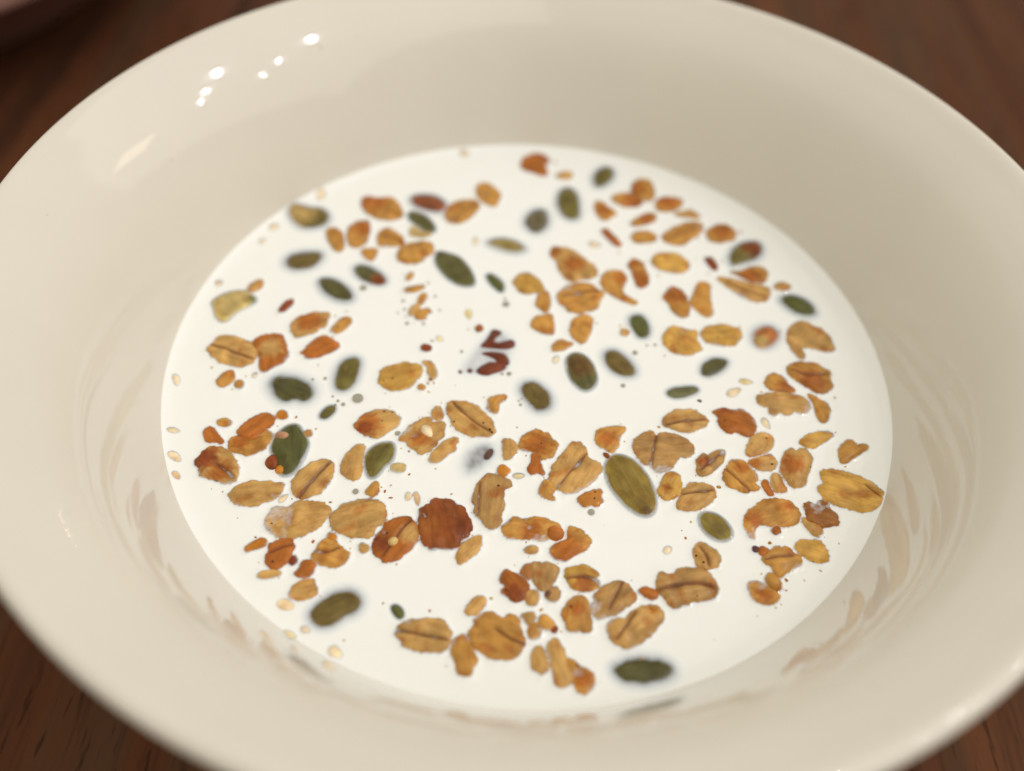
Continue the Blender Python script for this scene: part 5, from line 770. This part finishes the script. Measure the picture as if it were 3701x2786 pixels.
# ------------------------------------------------------------------ bubbles and bran specks
def dome(x, y, r, seg=14, rings=7):
    v = []; f = []
    for k in range(rings + 1):
        a = math.pi * k / rings
        for i in range(seg):
            b = 2 * math.pi * i / seg
            v.append(((x + r * math.sin(a) * math.cos(b)) * S, (y + r * math.sin(a) * math.sin(b)) * S, (.02 + .62 * r * math.cos(a) + .12 * r) * S))
    for k in range(rings):
        for i in range(seg):
            j = (i + 1) % seg; f.append((k * seg + i, (k + 1) * seg + i, (k + 1) * seg + j, k * seg + j))
    return v, f
def local(o):
    c = sum((v.co for v in o.data.vertices), Vector()) / len(o.data.vertices)
    for v in o.data.vertices: v.co -= c
    o.location = c
BUBBLES = [(-21.84,-8.88,0.73,'largest air bubble on the milk, left of centre'),(8.31,-23.86,0.43,'clear air bubble below the jagged orange crumb'),(-15.94,-14.09,0.39,'small clear bubble left of the sesame topped flake'),(-19.78,-23.00,0.39,'greenish bubble below the upright triangular flake'),(-24.39,11.45,0.52,'dark bubble right of the plump dark green seed'),(-3.68,9.88,0.51,'dark bubble below the short dark green seed')]
for x, y, r, lab in BUBBLES:
    v, f = dome(x, y, r)
    b = mesh_obj('air_bubble', v, f, M_BUBBLE); local(b)
    tag(b, lab, 'bubble', 'air bubbles on the milk')
SMALL = [(-23.54,-9.98,0.29),(-24.30,-9.46,0.22),(-25.11,-8.77,0.18),(-26.64,-5.83,0.24),(-28.23,-6.13,0.18),(-24.54,-10.14,0.19),(-0.78,-8.29,0.21),(-1.07,-7.64,0.15),(-0.69,-7.28,0.13),(12.64,-3.98,0.33),(14.45,2.02,0.38),(17.28,3.74,0.23),(16.17,3.56,0.19),(-17.22,5.00,0.29),(-14.92,5.09,0.26),(-17.91,7.68,0.23),(-18.35,9.35,0.27),(-17.58,6.23,0.16),(-13.39,1.98,0.22),(-9.19,0.35,0.22),(-2.54,-3.12,0.34),(-3.47,-3.20,0.21),(-14.19,-16.69,0.18),(-16.23,-19.78,0.16),(-3.89,10.98,0.24),(-13.91,10.64,0.24),(-12.98,7.90,0.20),(-18.73,6.92,0.17)]
v = []; f = []
for x, y, r in SMALL:
    a, b = dome(x, y, r, 10, 5); k = len(v); v += a; f += [tuple(i + k for i in t) for t in b]
fo = mesh_obj('foam_bubbles', v, f, M_BUBBLE)
tag(fo, 'scattered pinhead foam bubbles on the milk', 'foam', kind='stuff')
SPECKS = [(-18.45,-7.74,0.24,'b'),(-9.85,-8.33,0.41,'r'),(-12.02,-10.50,0.20,'k'),(-1.04,-11.96,0.17,'r'),(-1.08,-11.96,0.17,'r'),(18.90,-25.56,0.16,'k'),(19.32,-26.53,0.25,'b'),(20.07,-24.32,0.28,'p'),(-29.00,-33.10,0.14,'b'),(-29.04,-33.92,0.10,'k'),(-28.59,-34.84,0.16,'k'),(-22.21,-34.27,0.15,'k'),(-14.49,-37.05,0.23,'b'),(-25.23,-40.69,0.20,'g'),(-20.58,-42.67,0.19,'g'),(-18.15,-43.05,0.15,'k'),(-8.40,-45.39,0.13,'g'),(-17.93,-41.55,0.28,'b'),(31.14,-30.29,0.11,'k'),(34.12,-31.60,0.19,'k'),(30.95,-34.70,0.17,'b'),(32.03,-35.12,0.11,'g'),(32.35,-31.11,0.26,'p'),(37.17,-26.03,0.30,'p'),(24.30,-43.08,0.21,'g'),(35.59,-25.31,0.18,'k'),(46.26,-5.74,0.27,'g'),(36.09,-17.87,0.16,'k'),(-36.24,-16.13,0.17,'k'),(-32.77,-27.56,0.11,'g'),(-28.99,-33.07,0.14,'b'),(-35.59,-30.54,0.10,'g'),(19.23,-17.87,0.13,'k'),(-2.06,-32.11,0.11,'b'),(1.45,-36.89,0.09,'k'),(22.62,-5.71,0.45,'k'),(27.64,-36.99,0.11,'g'),(11.69,-40.37,0.17,'k'),(8.65,-34.26,0.13,'b'),(26.43,-35.79,0.11,'k'),(8.19,-37.02,0.11,'k'),(-21.27,-44.76,0.10,'g'),(-14.46,-46.84,0.20,'g'),(36.47,36.92,0.41,'pk')]
v = []; f = []; cc = []
extra = []
for k in range(40):
    a = rng.uniform(0, 6.28); r = 46 * math.sqrt(rng.uniform(0, 1)); extra.append((r * math.cos(a), r * math.sin(a), rng.uniform(.05, .11), random.choice(['b', 'k', 'p', 'g'])))
for x, y, r, tn in SPECKS + extra:
    k = len(v); g = rng.uniform(.6, 1.3, 6); base = .14 if any(pc.kind == 'oat' and sdist(np.array([[x, y]]), pc.out)[0] > .1 for pc in pieces) else 0
    if tn == 'pk': continue
    z0 = base * 2
    for q in range(6):
        a = q * math.pi / 3; v.append(((x + r * g[q] * math.cos(a)) * S, (y + r * g[q] * math.sin(a)) * S, (z0 - .03) * S))
    v.append((x * S, y * S, (z0 + .10) * S)); v.append((x * S, y * S, (z0 - .15) * S))
    for q in range(6):
        f.append((k + q, k + (q + 1) % 6, k + 6)); f.append((k + (q + 1) % 6, k + q, k + 7))
    cc += [(*TONES[tn], 1)] * 8
sp = mesh_obj('bran_specks', v, f, M_OAT)
at = sp.data.attributes.new('tint', 'FLOAT_COLOR', 'POINT'); at.data.foreach_set('color', np.array(cc, np.float32).ravel())
tag(sp, 'fine dark bran specks scattered over milk and flakes', 'bran', kind='stuff')

# ------------------------------------------------------------------ oat dust: crumbs too small to count, drifting beside the flakes
v = []; f = []; cc = []
oats = [pc for pc in pieces if pc.kind == 'oat']
for k in range(230):
    pc = oats[int(rng.integers(len(oats)))]; i = int(rng.integers(len(pc.out)))
    d = pc.out[i] - pc.c; d /= np.hypot(*d) + 1e-9
    x, y = pc.out[i] + d * rng.uniform(.15, 1.1) + rng.normal(0, .25, 2)
    if math.hypot(x, y) > 46.5: continue
    r = rng.uniform(.07, .24) * (1.4 if rng.uniform() > .85 else 1); g = rng.uniform(.55, 1.35, 7); n0 = len(v); z0 = .10; asp = rng.uniform(.5, 1.0); th = rng.uniform(0, 6.28)
    for q in range(7):
        a = q * 2 * math.pi / 7; px, py = r * g[q] * math.cos(a), r * g[q] * asp * math.sin(a)
        v.append(((x + px * math.cos(th) - py * math.sin(th)) * S, (y + px * math.sin(th) + py * math.cos(th)) * S, (z0 - .04) * S))
    v.append((x * S, y * S, (z0 + .5 * r) * S)); v.append((x * S, y * S, (z0 - .3) * S))
    for q in range(7):
        f.append((n0 + q, n0 + (q + 1) % 7, n0 + 7)); f.append((n0 + (q + 1) % 7, n0 + q, n0 + 8))
    cc += [(*TONES[['t', 'g', 'b', 'p', 'or2'][int(rng.integers(5))]], 1)] * 9
du = mesh_obj('oat_dust', v, f, M_OAT)
at = du.data.attributes.new('tint', 'FLOAT_COLOR', 'POINT'); at.data.foreach_set('color', np.array(cc, np.float32).ravel())
tag(du, 'fine golden oat dust floating beside the flakes', 'oat dust', kind='stuff')
